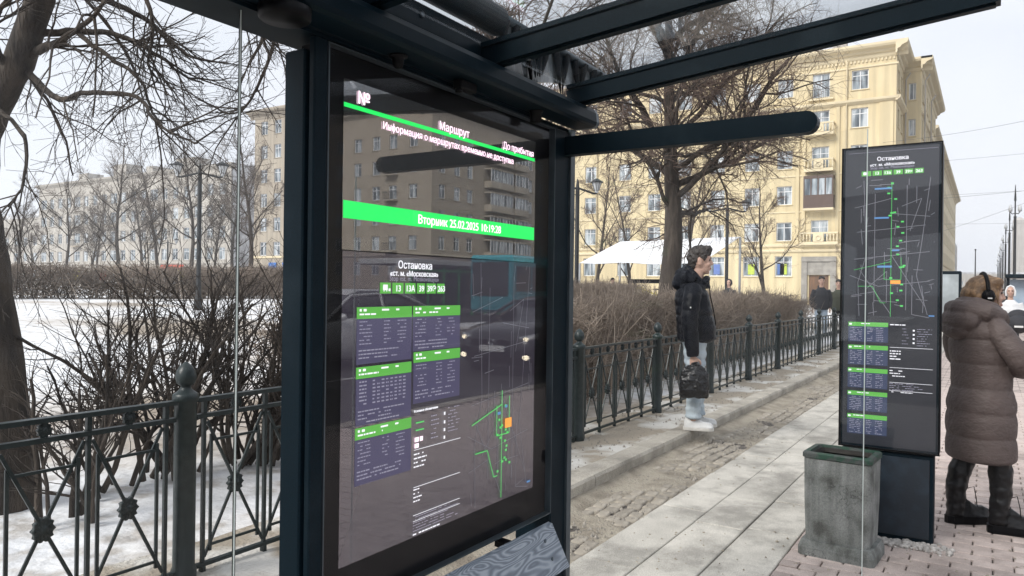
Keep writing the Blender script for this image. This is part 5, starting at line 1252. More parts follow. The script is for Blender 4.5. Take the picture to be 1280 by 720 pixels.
# rental bicycles
def bicycle(label, x, y, z, rz, col):
    t = thing('bicycle', label, 'bicycle', (x, y, z), 'bicycles under the awning', rz); fm = pm('bike paint', col, .4) if 'bike paint' not in bpy.data.materials else bpy.data.materials['bike paint']
    for wx in (-.52, .52):
        mb = MB(); mb.tube([(wx+.33*math.cos(a), 0, .34+.33*math.sin(a)) for a in [2*math.pi*k/20 for k in range(21)]], .022, 6, cap=False); wl = mb.build('wheel', M['black'], t, True)
        mb = MB()
        for k in range(8): a = math.pi*k/4; mb.tube([(wx,0,.34),(wx+.32*math.cos(a),0,.34+.32*math.sin(a))], .004, 3, cap=False)
        mb.build('spokes', M['lampglass'], wl, True)
    mb = MB()
    for p, q in (((-.52,0,.34),(-.08,0,.30)),((-.08,0,.30),(-.2,0,.82)),((-.08,0,.32),(.38,0,.85)),((-.16,0,.7),(.36,0,.92)),((-.52,0,.34),(-.18,0,.74)),((.52,0,.34),(.36,0,1.0))): mb.tube([p, q], .024, 6)
    mb.build('frame', fm, t, True)
    mb = MB(); mb.tube([(.30,-.28,1.06),(.36,-.1,1.03),(.36,.1,1.03),(.30,.28,1.06)], .014, 6); mb.build('handlebar', M['black'], t, True)
    mb = MB(); mb.ell((-.22,0,.9), (.13,.07,.035), 10, 6); mb.tube([(-.2,0,.8),(-.21,0,.89)], .014, 6); mb.build('saddle', M['black'], t, True)
    mb = MB(); mb.box(.42,.68,-.14,.14,.80,.98); mb.build('basket', fm, t, True)
bicycle('yellow rental bicycle under the awning, nearer the big trunk', 29.9, 12.0, .62, R(110), (.62,.52,.02))
bicycle('yellow rental bicycle under the awning, nearer the seated person', 29.5, 12.9, .62, R(130), (.62,.52,.02))
# avenue lamps in a row along the kerb
pr_ = None
gl = 'tall avenue lamps along the kerb'
ws = ['nearest and tallest avenue lamp behind the stroller', 'second avenue lamp of the row along the kerb', 'third avenue lamp of the row along the kerb', 'fourth avenue lamp of the row along the kerb', 'fifth avenue lamp of the row along the kerb', 'sixth avenue lamp of the row along the kerb', 'seventh avenue lamp of the row along the kerb']
for q, X in enumerate((92, 116, 142, 168, 195, 225, 260)):
    if pr_ is None:
        pr_ = thing('avenue_lamp', ws[0], 'street lamp', (X, -2.2, 0), gl)
        mb = MB(); mb.lathe([(0,-.1),(.32,-.1),(.32,1.0),(.2,1.2),(.15,2.0),(.12,9.3),(.16,9.4),(.07,9.5),(.06,11.0),(.11,11.05),(.03,12.6),(0,12.7)], n=12); mb.build('pole', M['lampblack'], pr_, True)
        mb = MB(); mb.tube([(0,-.4,9.9),(0,-.25,9.7),(0,0,9.75),(0,.25,9.7),(0,.4,9.9)], .05, 6); mb.build('arm', M['lampblack'], pr_, True)
        for s in (-1, 1): mb = MB(); mb.lathe([(0,0),(.16,.05),(.2,.3),(.12,.6),(.04,.75),(0,.76)], (0,s*.4,9.9), 10); mb.build('lantern', M['lampglass'], pr_, True)
    else: o = copy_tree(pr_); o.location = (X, -2.2, 0); o['label'] = ws[q]
mk = thing('slim_mast', 'single slim mast standing far down the pavement', 'mast', (170, 2.2, 0)); mb = MB(); mb.lathe([(0,-.1),(.2,-.1),(.16,1),(.09,9.8),(0,9.9)], (170,2.2,0), 10); mb.build('pole', M['lampblack'], mk); mb = MB(); mb.lathe([(0,0),(.16,.0),(.16,.3),(0,.32)], (170,2.2,9.85), 10); mb.build('head', M['lampblack'], mk)
# shop-window light boxes and a blue shelter far down the pavement
def lightbox(label, x, y, w_, h, col, legs=True):
    t = thing('light_box', label, 'light box', (x, y, 0)); mb = MB(); mb.cbox(x-.1, x+.1, y-w_/2, y+w_/2, .45, .45+h, .03); mb.build('case', M['navy'], t)
    mb = MB(); mb.box(x-.106, x-.1005, y-w_/2+.08, y+w_/2-.08, .55, .35+h); mb.build('poster', pm('pale poster', col, .4, 0, .3, 1.2), t)
    for s in (-1, 1): mb = MB(); mb.box(x-.06, x+.06, y+s*w_*.3-.06, y+s*w_*.3+.06, -.01, .449); mb.build('leg', M['navy'], t)
lightbox('pale framed poster case beyond the woman in the taupe coat', 27, 1.35, 1.3, 1.75, (.45,.5,.52))
bs_ = thing('far_bus_shelter', 'blue glazed bus shelter behind the woman with the stroller', 'bus shelter', (36, -1.55, 0))
mb = MB(); mb.cbox(35.4,37.2,-2.6,-.55,2.15,2.3,.03); mb.build('roof', M['navy'], bs_)
for y in (-2.5,-.65): mb = MB(); mb.box(36.0,36.1,y-.05,y+.05,0,2.149); mb.build('post', M['navy'], bs_)
mb = MB(); mb.box(36.02,36.06,-2.44,-.71,.3,2.1); mb.build('poster_panel', pm('blue poster', (.10,.19,.32), .3, 0, .5, .8, col2=(.30,.38,.46)), bs_)
# overhead wires
M['wire'] = pm('wire', (.10,.10,.11), .6)
wl_ = [((60,-6,9.2),(120,12,8.5)),((48,-9,12),(75,9,15)),((80,-30,16),(82,6.2,14)),((95,-30,14),(97,5.4,12.5)),((60,-20,10.5),(74,7,9.5)),((110,-32,11),(112,6,10.5))]
for q, (a, b_) in enumerate(wl_):
    a, b_ = Vector(a), Vector(b_); pts = [a.lerp(b_, k/14) - Vector((0,0,.5*math.sin(math.pi*k/14))) for k in range(15)]
    mb = MB(); mb.tube(pts, .011, 4, cap=False); o = mb.build('overhead_wire', M['wire'], None, fixn=False); tag(o, ['overhead wire slanting steeply over the street lamps', 'highest overhead wire above the yellow cornice', 'overhead wire level with the top storey windows', 'overhead wire level with the upper balcony', 'lowest overhead wire just above the stele top', 'faint farthest overhead wire near the avenue lamps'][q], 'wire', 'overhead wires across the street')

# --- cars
M['tyre'] = pm('tyre', (.018,.018,.019), .8); M['rim'] = pm('alloy', (.45,.46,.48), .35, .8)
M['carglass'] = pm('car glass', (.02,.025,.028), .05, 0, .1, spec=.9)
M['headlight'] = pm('headlight glass', (.55,.56,.57), .12, 0, .1, coat=1)
M['lamp_on'] = glow('lit headlight', (1, .86, .62), 2.5)
M['plate'] = pm('number plate', (.7,.7,.7), .5)
M['tail'] = pm('tail lamp', (.35,.02,.02), .2)
M['chrome'] = pm('chrome', (.55,.56,.58), .18, 1)
def car(label, x, y, rz, paint, H_=1.5, lit=False, group='cars mirrored in the information screen'):
    t = thing('car', label, 'car', (x, y, -.14), group, rz)
    # front towards -x; stations: (x, half width, belt height, sill, hood/roof line)
    st = [(-2.32,.55,.62,.42),(-2.28,.70,.72,.30),(-2.15,.82,.80,.22),(-1.8,.89,.90,.20),(-1.0,.92,.99,.20),(-.6,.925,1.02,.20),(.6,.93,1.05,.20),(1.5,.92,1.06,.22),(2.0,.88,1.06,.26),(2.25,.82,1.0,.34),(2.32,.70,.85,.42)]
    mb = MB(); rings = []
    for X, hw, top, sill in st:
        mid = (top+sill)/2
        rings.append([(X,-hw*.82,sill),(X,-hw*.97,sill+.10),(X,-hw,mid),(X,-hw*.985,top-.13),(X,-hw*.90,top-.02),(X,-hw*.5,top+.03),(X,0,top+.045),(X,hw*.5,top+.03),(X,hw*.90,top-.02),(X,hw*.985,top-.13),(X,hw,mid),(X,hw*.97,sill+.10),(X,hw*.82,sill)])
    mb.loft(rings); mb.build('body', paint, t, True)
    g = [(-1.05,.80,1.0),(-.35,.66,H_-.09),(.0,.65,H_),(.9,.64,H_),(1.5,.64,H_-.08),(2.08,.72,1.08)]
    mb = MB(); rr = []
    for X, hw, top in g: rr.append([(X,-hw*1.16 if top > 1.1 else -hw*1.08,1.0),(X,-hw*1.0,top-.06),(X,-hw*.8,top),(X,0,top+.02),(X,hw*.8,top),(X,hw*1.0,top-.06),(X,hw*1.16 if top > 1.1 else hw*1.08,1.0)])
    mb.loft(rr); mb.build('glasshouse', M['carglass'], t, True)
    mb = MB(); mb.loft([[(X,-hw*.80,top+.006),(X,0,top+.028),(X,hw*.80,top+.006),(X,hw*.8,top-.03),(X,-hw*.8,top-.03)] for X, hw, top in g[1:5]]); 
    for s in (-1, 1):
        mb.tube([(-1.1,s*.86,1.03),(-.36,s*.665,H_-.10),(.9,s*.65,H_-.035),(2.1,s*.78,1.08)], .03, 6); mb.tube([(.45,s*.80,1.04),(.42,s*.665,H_-.06)], .03, 6)
    mb.build('roof', paint, t, True)
    for X in (-1.42, 1.38):
        for s in (-1, 1):
            mb = MB(); mb.lathe([(0,-.11),(.30,-.11),(.335,-.08),(.335,.08),(.30,.11),(0,.11)], (X,s*.83,.335), 24, axis='y'); wh = mb.build('wheel', M['tyre'], t, True)
            mb = MB(); mb.lathe([(0,0),(.06,.0),(.19,-.02),(.22,.006),(.225,-.01)], (X,s*.943,.335), 20, axis='y'); mb.build('rim', M['rim'], wh, True)
    for s in (-1, 1):
        mb = MB(); mb.loft([[(-2.285,s*.50,.66),(-2.26,s*.50,.75),(-2.29,s*.49,.70)],[(-2.22,s*.72,.66),(-2.17,s*.72,.795),(-2.25,s*.72,.73)],[(-2.02,s*.85,.72),(-1.92,s*.855,.85),(-2.0,s*.87,.79)]]); hl = mb.build('headlight', M['headlight'], t, True)
        if lit: mb = MB(); mb.ell((-2.27,s*.66,.71), (.03,.045,.04), 10, 6); mb.build('bulb', M['lamp_on'], hl, True)
        mb = MB(); mb.ell((-2.27,s*.66,.38), (.04,.07,.05), 10, 6); mb.build('fog_lamp', M['lamp_on'] if lit else M['headlight'], t, True)
        mb = MB(); mb.ell((-.85,s*1.0,1.05), (.07,.10,.07), 10, 6); mb.build('mirror', paint, t, True)
        mb = MB(); mb.loft([[(2.30,s*.5,.80),(2.29,s*.5,.92),(2.26,s*.5,.86)],[(2.26,s*.76,.80),(2.24,s*.78,.95),(2.2,s*.78,.88)],[(2.08,s*.87,.84),(2.05,s*.87,.95),(2.0,s*.86,.9)]]); mb.build('tail_lamp', M['tail'], t, True)
    mb = MB(); mb.box(-2.345,-2.27,-.46,.46,.56,.70); mb.box(-2.33,-2.26,-.52,.52,.28,.44); mb.build('grille', M['black'], t, True)
    mb = MB(); mb.box(-2.352,-2.346,-.46,.46,.685,.70)
    mb.tube([(-2.352,.075*math.cos(a),.64+.05*math.sin(a)) for a in [2*math.pi*k/16 for k in range(17)]], .008, 5, cap=False)
    mb.tube([(-2.352,.03*math.cos(a),.64+.048*math.sin(a)) for a in [2*math.pi*k/12 for k in range(13)]], .006, 5, cap=False); mb.build('badge', M['chrome'], t, True)
    mb = MB(); mb.box(-2.36,-2.346,-.26,.26,.47,.58); mb.build('number_plate', M['plate'], t, True)
    return t
P_black = pm('black car paint', (.012,.013,.016), .25, 0, .1, 2, coat=1)
P_white = pm('white car paint', (.62,.63,.64), .3, 0, .06, 2, coat=1)
P_red = pm('red car paint', (.30,.03,.03), .3, 0, .1, 2, coat=1)
car('dark car with lit headlights mirrored in the screen', 13.9, -4.85, R(-3), P_black, 1.46, True)
car('white car mirrored at the left edge of the screen', 11.2, -8.2, R(4), P_white, 1.55)
car('dark car farther back in the mirrored traffic', 26.5, -11.0, 0, P_black, 1.5)
car('white car parked before the grey block across the park', 66.5, 107.5, R(85), P_white, 1.6, group='cars parked before the grey block')
# --- turquoise bus
bu = thing('city_bus', 'turquoise city bus mirrored in the screen behind the dark car', 'bus', (36, -17.5, -.14))
P_t = pm('turquoise bus paint', (.035,.30,.36), .35, 0, .1, .8, coat=.6)
mb = MB(); mb.cbox(30.5,41.5,-18.8,-16.3,.30,3.1,.12); mb.build('body', P_t, bu)
for k in range(7): mb = MB(); mb.box(30.9+k*1.5,32.2+k*1.5,-16.301,-16.27,1.35,2.55); mb.build('window', M['carglass'], bu)
mb = MB(); mb.box(30.47,30.499,-18.6,-16.5,1.1,2.75); mb.build('windscreen', M['carglass'], bu)
mb = MB(); mb.box(30.6,41.4,-16.30,-16.262,2.7,2.95); mb.build('roof_band', pm('pale band', (.1,.5,.56), .4), bu)
for X in (33.0, 39.0): mb = MB(); mb.lathe([(0,-.15),(.42,-.15),(.48,-.1),(.48,.1),(.42,.15),(0,.15)], (X,-16.42,.48-.14), 20, axis='y'); w_ = mb.build('wheel', M['tyre'], bu); mb = MB(); mb.lathe([(0,0),(.2,.02),(.28,.0),(.29,-.01)], (X,-16.255,.34), 16, axis='y'); mb.build('rim', M['rim'], w_)
# --- green kiosk across the road
gk = thing('green_pavilion', 'green framed glass pavilion mirrored in the screen', 'pavilion', (36.5, -24.5, -.14))
P_g = pm('green frame paint', (.02,.30,.10), .4)
mb = MB(); mb.cbox(30.5,41,-26.3,-22.6,2.7,3.0,.04); mb.build('roof', pm('pale fascia', (.55,.56,.55), .6), gk)
for k in range(8): mb = MB(); X = 30.8+k*1.4; mb.box(X-.06,X+.06,-22.85,-22.72,-.14,2.699); mb.build('post', P_g, gk)
for k in range(7): mb = MB(); X = 30.8+k*1.4; mb.box(X+.07,X+1.33,-22.80,-22.77,.3,2.6); mb.build('glass_panel', M['carglass'], gk)
mb = MB(); mb.box(30.8,40.6,-22.86,-22.71,2.35,2.45); mb.build('rail', P_g, gk)
# ------------------------------------------------------------------ people
M['skin'] = pm('skin', (.52,.33,.255), .5, 0, .1, 14, .08, 160)
M['hair_dark'] = pm('dark brown hair', (.030,.021,.016), .55, 0, .4, 60, .5, 120, stretch=(1,1,.3))
M['hair_blond'] = pm('dark blond hair', (.27,.165,.085), .5, 0, .45, 45, .6, 110, col2=(.12,.07,.036), stretch=(.6,1,.6))
M['down_black'] = pm('black down jacket', (.005,.0062,.010), .42, 0, .2, 8, .25, 45, spec=.10, bdist=.006)
M['down_taupe'] = pm('taupe down coat', (.098,.076,.071), .6, 0, .12, 6, .6, 42, bdist=.010, stretch=(1,1,1.8), spec=.3)
M['jeans'] = pm('pale washed jeans', (.42,.48,.52), .85, 0, .15, 9, .3, 60, col2=(.30,.36,.41), mix=(.35,.6))
M['jeans_far'] = pm('blue jeans', (.30,.36,.43), .85)
M['white_leather'] = pm('white trainer leather', (.66,.66,.65), .5, 0, .1, 20, .1, 80)
M['sole'] = pm('white rubber', (.62,.60,.56), .7, 0, .1, 30)
M['boot'] = pm('black boot leather', (.005,.005,.006), .42, 0, .3, 12, .35, 35, spec=.35, bdist=.008)
M['bag_black'] = pm('crumpled black plastic', (.006,.006,.007), .26, 0, .2, 10, .45, 24, spec=.4, bdist=.02)
M['coat_white'] = pm('white padded coat', (.70,.71,.72), .7, 0, .1, 6)
M['cloth_dark'] = pm('dark cloth', (.02,.021,.026), .75)
M['cloth_olive'] = pm('olive cloth', (.055,.06,.04), .8)
M['eye'] = pm('eye', (.06,.05,.045), .2)
M['lip'] = pm('lips', (.40,.17,.15), .5)
def fuse(mb, voxel, smooth=3, noise_amp=0, noise_sc=14, seed=0):
    """merge overlapping closed shapes into one continuous surface"""
    me = mb.mesh('tmp', False); ob = bpy.data.objects.new('tmp', me); C.objects.link(ob)
    m_ = ob.modifiers.new('r', 'REMESH'); m_.mode = 'VOXEL'; m_.voxel_size = voxel; m_.use_smooth_shade = True
    if smooth: s_ = ob.modifiers.new('s', 'SMOOTH'); s_.iterations = smooth; s_.factor = .5
    dg = bpy.context.evaluated_depsgraph_get(); out = bpy.data.meshes.new_from_object(ob.evaluated_get(dg), depsgraph=dg)
    bpy.data.objects.remove(ob); bpy.data.meshes.remove(me)
    if noise_amp:
        nn = [v.normal.copy() for v in out.vertices]
        for v, n_ in zip(out.vertices, nn):
            p = v.co*noise_sc + Vector((seed, seed, 0)); v.co += n_*noise_amp*(noise.noise(p) + .5*noise.noise(p*2.3))
    out.materials.clear()
    for p in out.polygons: p.use_smooth = True
    return out
def sring(cx, cy, z, a_back, a_front, b, n=40, pw=2.3):
    """superellipse ring; x forward"""
    out = []
    for k in range(n):
        t = 2*math.pi*k/n; c, s = math.cos(t), math.sin(t)
        ex = abs(c)**(2/pw)*(1 if c > 0 else -1); ey = abs(s)**(2/pw)*(1 if s > 0 else -1)
        out.append((cx + ex*(a_front if c > 0 else a_back), cy + ey*b, z))
    return out
def interp(tab, z):
    for p, q in zip(tab, tab[1:]):
        if p[0] <= z <= q[0]:
            t = (z-p[0])/(q[0]-p[0]); t = t*t*(3-2*t); return [a+(b-a)*t for a, b in zip(p[1:], q[1:])]
    return list(tab[0][1:] if z < tab[0][0] else tab[-1][1:])
def padded(mb, tab, seam, depth, dz=.012):
    """torso of a quilted garment. tab rows: z, cx, cy, back, front, half width"""
    z0, z1 = tab[0][0], tab[-1][0]; rings = []; n = int((z1-z0)/dz)
    for i in range(n+1):
        z = z0 + (z1-z0)*i/n; cx, cy_, ab, af, b_ = interp(tab, z)
        q = abs(math.sin(math.pi*(z-z0)/seam))**.30 if seam else 1; k = depth*(1-q)
        rings.append(sring(cx, cy_, z, ab-k, af-k, b_-k))
    mb.loft(rings)
def sleeve(mb, pts, rads, seam, depth, n=18):
    P = smooth_path(pts, 10); N = len(P); tot = sum((P[i+1]-P[i]).length for i in range(N-1)); s = 0; rr = []
    for i in range(N):
        if i: s += (P[i]-P[i-1]).length
        x = i/(N-1)*(len(rads)-1); j = min(len(rads)-2, int(x)); r_ = rads[j]+(rads[j+1]-rads[j])*(x-j)
        q = abs(math.sin(math.pi*s/seam))**.30 if seam else 1; rr.append(r_-depth*(1-q))
    mb.tube(P, rr, n)
def head(mb, c, yaw, s=1.0, pitch=0):
    Rm = Matrix.Rotation(yaw, 3, 'Z') @ Matrix.Rotation(pitch, 3, 'Y'); c = Vector(c)
    def e(p, r): mb.ell(c + Rm @ Vector(p)*s, [x*s for x in r], 20, 14, rot=Rm)
    e((0,0,.025),(.098,.076,.098)); e((-.01,0,.0),(.085,.072,.095)); e((.028,0,-.06),(.062,.054,.062)); e((.062,0,-.098),(.024,.026,.020)); e((.045,0,-.03),(.052,.058,.055))
    e((.080,0,.038),(.020,.050,.014)); e((.072,.034,-.025),(.020,.022,.022)); e((.072,-.034,-.025),(.020,.022,.022))
    mb.loft([[tuple(c + Rm @ Vector(p)*s) for p in rg] for rg in ([(.085,-.012,.03),(.085,.012,.03),(.098,.004,.03),(.098,-.004,.03)],[(.085,-.016,-.0),(.085,.016,-.0),(.112,.007,-.0),(.112,-.007,-.0)],[(.08,-.018,-.028),(.08,.018,-.028),(.122,.010,-.022),(.122,-.010,-.022)],[(.08,-.012,-.036),(.08,.012,-.036),(.105,.007,-.034),(.105,-.007,-.034)])])
    e((.088,0,-.058),(.014,.024,.007)); e((.086,0,-.072),(.013,.021,.008))
    for q in (-1, 1): e((-.004,q*.078,-.005),(.022,.011,.034)); e((-.012,q*.083,.008),(.014,.008,.022))
def face_bits(root, c, yaw, s=1.0):
    Rm = Matrix.Rotation(yaw, 3, 'Z'); c = Vector(c)
    for q in (-1, 1): mb = MB(); mb.ell(c + Rm @ Vector((.0845,q*.033,.014))*s, (.010*s,.014*s,.008*s), 10, 6, rot=Rm); mb.build('eye', M['eye'], root, True)
    mb = MB(); mb.ell(c + Rm @ Vector((.093,0,-.065))*s, (.010*s,.022*s,.008*s), 10, 6, rot=Rm); mb.build('lips', M['lip'], root, True)
    mb = MB()
    for q in (-1, 1): mb.ell(c + Rm @ Vector((.095,q*.033,.034))*s, (.006*s,.02*s,.005*s), 8, 5, rot=Rm)
    mb.build('eyebrows', M['hair_dark'], root, True)
def hand(mb, w_, d, pn, th, curl=.9, s=1.0):
    """palm and five fingers: w_ wrist, d along the hand, pn palm side, th towards the thumb"""
    w_, d, pn, th = Vector(w_), Vector(d).normalized(), Vector(pn).normalized(), Vector(th).normalized()
    Rm = Matrix((pn, th, d)).transposed()
    mb.ell(w_ + d*.048*s, (.017*s,.040*s,.052*s), 14, 10, rot=Rm); mb.tube([w_-d*.05*s, w_+d*.02*s], [.028*s,.026*s], 12)
    for k, (o_, L_) in enumerate(((.030,.070),(.010,.078),(-.011,.073),(-.030,.058))):
        p = w_ + d*.088*s + th*o_*s; pts = [p - d*.02*s]; dd = d.copy(); 
        for j, f in enumerate((.44,.32,.24)):
            pts.append(pts[-1] + dd*(L_*f*s + (.02*s if j == 0 else 0))); a = curl*(.75 if j == 0 else .85); dd = (dd*math.cos(a) + pn*math.sin(a)*(1)).normalized(); pn2 = pn
        pts.append(pts[-1] + dd*.012*s)
        mb.tube(pts, [.0095*s,.0092*s,.0088*s,.008*s,.006*s], 8)
    b0 = w_ + d*.025*s + th*.028*s
    mb.tube([b0, b0+(d*.5+th*.75+pn*.25).normalized()*.035*s, b0+(d*.75+th*.55+pn*.4).normalized()*.062*s, b0+(d*.85+th*.35+pn*.7).normalized()*.082*s], [.014*s,.012*s,.0105*s,.007*s], 8)
def shoe(mb, p, yaw, L_=.29, h=.10, sole=None):
    p = Vector(p); Rm = Matrix.Rotation(yaw, 3, 'Z')
    rings = []
    for x, hw, t in ((-.085,.022,.075),(-.07,.036,.105),(-.02,.040,.11),(.04,.043,.095),(.10,.048,.07),(.15,.050,.066),(.185,.042,.058),(.205,.022,.042)):
        rings.append([tuple(p + Rm @ Vector((x*L_/.285, y*hw, z))) for y, z in ((-1,.022),(-1,.04),(-.85,t*.75),(-.5,t*h/.10),(0,t*1.05*h/.10),(.5,t*h/.10),(.85,t*.75),(1,.04),(1,.022))])
    mb.loft(rings)
    if sole is not None:
        rr = []
        for z, k in ((0,.97),(.012,1.03),(.03,1.03)): rr.append([tuple(p + Rm @ Vector((x*L_/.285, y*k, z))) for x, y in ((-.095,-.02),(-.07,-.042),(0,-.043),(.1,-.052),(.16,-.048),(.20,-.026),(.212,0),(.20,.026),(.16,.048),(.1,.052),(0,.043),(-.07,.042),(-.095,.02))])
        sole.loft(rr, smooth=False)

# --- the man on the kerb
man = thing('person', 'man in black puffer jacket and pale jeans standing on the kerb', 'person', (7.31, 2.47, .131), rz=R(-66))
HC, HY = (.050, 0, 1.655), R(-6)
core = MB(); head(core, HC, HY, 1.06)
core.tube([(0,0,1.38),(.015,0,1.46),(.035,0,1.58)], [.075,.060,.058], 16)
core.loft([sring(0,0,z,a,a,b) for z, a, b in ((.86,.11,.15),(1.0,.11,.14),(1.2,.12,.16),(1.36,.10,.18),(1.42,.06,.08))])
for s in (-1, 1):
    core.tube([(0,s*.09,.9),(.01,s*.10,.5),(-.01,s*.10,.09)], [.085,.060,.045], 12)
core.tube([(-.02,-.19,1.36),(-.05,-.25,1.08),(-.03,-.245,.74)], [.055,.045,.030], 12); core.tube([(-.02,.19,1.36),(-.05,.25,1.08),(.02,.245,.80)], [.055,.045,.030], 12)
hand(core, (-.028,-.245,.735), (.06,0,-1), (.35,.9,0), (1,-.3,0), .95)
hand(core, (.02,.245,.79), (.1,0,-1), (.2,-.9,0), (1,.3,0), .6)
link('body', fuse(core, .0055, 2), M['skin'], man); face_bits(man, HC, HY, 1.06)
hr = MB(); Rm = Matrix.Rotation(HY, 3, 'Z')
for p, r_ in (((-.005,0,.085),(.105,.086,.070)),((-.05,0,.03),(.068,.084,.105)),((-.062,0,-.03),(.042,.066,.06)),((.062,0,.118),(.050,.062,.034)),((.088,0,.098),(.020,.050,.026)),((.02,.06,.065),(.055,.028,.045)),((.02,-.06,.065),(.055,.028,.045)),((.034,-.076,.03),(.014,.010,.034)),((.034,.076,.03),(.014,.010,.034))):
    hr.ell(Vector(HC) + Rm @ Vector(p)*1.06, [x*1.06 for x in r_], 18, 12, rot=Rm)
link('hair', fuse(hr, .006, 1, .010, 34), M['hair_dark'], man)
jk = MB()
padded(jk, [(.86,.015,0,.165,.165,.20),(.90,.018,0,.185,.195,.225),(1.0,.012,0,.185,.195,.235),(1.15,.0,0,.185,.175,.225),(1.30,-.015,0,.180,.155,.225),(1.40,-.02,0,.150,.125,.17),(1.46,-.005,0,.105,.105,.105)], .088, .012)
sleeve(jk, [(-.03,-.16,1.40),(-.05,-.235,1.28),(-.07,-.27,1.08),(-.05,-.265,.90),(-.03,-.25,.735)], [.085,.088,.082,.072,.056], .088, .008)
sleeve(jk, [(-.03,.16,1.40),(-.05,.235,1.28),(-.07,.27,1.08),(-.02,.265,.92),(.02,.25,.80)], [.085,.088,.082,.072,.056], .088, .008)
jk.tube([(.075,-.07,1.44),(.105,-.045,1.475),(.115,0,1.485),(.105,.045,1.475),(.075,.07,1.44)], [.035]*5, 12)
jk.tube([(.10,-.02,1.40),(.115,0,1.48)], [.05,.028], 10)
jk.tube([(-.01,-.115,1.47),(-.085,-.10,1.50),(-.125,0,1.52),(-.085,.10,1.50),(-.01,.115,1.47)], [.045,.065,.075,.065,.045], 14)
jk.ell((-.125,0,1.475), (.085,.115,.085), 18, 12); jk.ell((-.16,0,1.43), (.065,.10,.06), 16, 10)
jk.tube([(.04,-.10,1.46),(-.02,-.105,1.53),(-.075,-.06,1.58),(-.09,0,1.59),(-.075,.06,1.58),(-.02,.105,1.53),(.04,.10,1.46)], [.03,.032,.036,.038,.036,.032,.03], 12)
link('jacket', fuse(jk, .007, 1, .005, 16, 3), M['down_black'], man)
mb = MB(); mb.tube([(.19,0,.92),(.205,0,1.05),(.178,0,1.2),(.150,0,1.32),(.14,0,1.42)], .006, 6); mb.build('zip', M['black'], man, True)
mb = MB(); mb.box(-.075,-.065,-.364,-.352,1.20,1.213); mb.build('sleeve_badge', M['white_leather'], man, True)
tr = MB()
for s in (-1, 1):
    P = smooth_path([(0,s*.085,.96),(.008,s*.095,.72),(.012,s*.10,.52),(-.005+.05*(s > 0),s*.105,.28),(-.012+.06*(s > 0),s*.105,.115)], 8)
    tr.tube(P, [.115-.045*min(1,(i/(len(P)-1))*1.5)+.006*math.sin(i*1.9)+(.008 if i > len(P)-5 else 0) for i in range(len(P))], 20)
link('jeans', fuse(tr, .008, 1, .008, 11), M['jeans'], man)
for s in (-1, 1):
    sb, sl = MB(), MB(); shoe(sb, (-.015+.06*(s > 0), s*.108, 0), R(4*s), .275, .12, sl)
    o = link('shoe', fuse(sb, .006, 1), M['white_leather'], man); q = sl.build('sole', M['sole'], o, True)
    mb = MB()
    for k in range(4): mb.tube([(.03+k*.022+.06*(s > 0), s*.108-.03, .105-k*.012),(.035+k*.022+.06*(s > 0), s*.108+.03, .105-k*.012)], .004, 5)
    mb.build('laces', M['sole'], o, True)
# the bag in his hand
bg_ = thing('plastic_bag', 'crumpled black plastic bag in the hand of the man on the kerb', 'bag', (7.31, 2.47, .131+.34), rz=R(-66))
bb = MB(); rings = []
for z, a, b_ in ((0,.125,.03),(.012,.138,.05),(.08,.14,.062),(.17,.137,.06),(.24,.128,.045),(.29,.10,.03),(.318,.06,.018)): rings.append(sring(-.02, -.285, z, a, a, b_, 36))
bb.loft(rings)
for sy in (-.012, .012): bb.tube([(-.06,-.285+sy,.28),(-.035,-.262+sy*.6,.325),(.0,-.248+sy*.3,.335),(.02,-.262+sy*.6,.325),(.03,-.285+sy,.28)], .012, 8)
link('pouch', fuse(bb, .006, 1, .011, 20, 5), M['bag_black'], bg_)

# --- the woman in the long coat, seen from behind
wm = thing('person', 'woman in long taupe puffer coat, black boots and headphones, seen from behind', 'person', (5.70, .035, 0), rz=R(-52))
HC, HY = (.02, .0, 1.495), R(-22)
core = MB(); head(core, HC, HY, .97); core.tube([(-.02,0,1.26),(-.01,0,1.34),(.01,0,1.43)], [.07,.053,.052], 16)
core.loft([sring(0,0,z,a,a,b) for z, a, b in ((.5,.10,.15),(.75,.13,.17),(1.0,.10,.14),(1.2,.11,.16),(1.30,.09,.15),(1.34,.05,.07))])
for s in (-1, 1): core.tube([(0,s*.09,.7),(.0+.05*(s < 0),s*.104,.5),(-.07+.13*(s < 0),s*.109,.30)], [.075,.045,.035], 12)
core.tube([(-.02,-.17,1.27),(.06,-.25,1.10),(.20,-.02,1.055)], [.05,.045,.028], 12); core.tube([(-.02,.17,1.27),(.05,.24,1.07),(.24,.06,1.08)], [.05,.045,.028], 12)
hand(core, (.205,-.02,1.055), (.6,.55,.3), (-.2,.3,.9), (.6,-.6,.5), .8, .92); hand(core, (.24,.06,1.08), (.6,-.5,.2), (-.2,-.2,.9), (.6,.6,.5), .8, .92)
link('body', fuse(core, .0055, 2), M['skin'], wm); face_bits(wm, HC, HY, .97)
hr = MB(); Rm = Matrix.Rotation(HY, 3, 'Z')
for p, r_ in (((-.008,0,.055),(.108,.090,.080)),((-.05,0,.0),(.072,.090,.110)),((-.05,0,-.065),(.050,.072,.05)),((-.10,.0,.0),(.045,.058,.062)),((-.115,.0,-.03),(.03,.042,.045)),((.045,.05,.075),(.05,.038,.045)),((.045,-.05,.075),(.05,.038,.045)),((.01,-.082,.0),(.035,.016,.06)),((.01,.082,.0),(.035,.016,.06)),((.055,-.074,-.02),(.010,.010,.06))):
    hr.ell(Vector(HC) + Rm @ Vector(p)*.97, [x*.97 for x in r_], 18, 12, rot=Rm)
link('hair', fuse(hr, .006, 2, .005, 30, 2), M['hair_blond'], wm)
ct = MB()
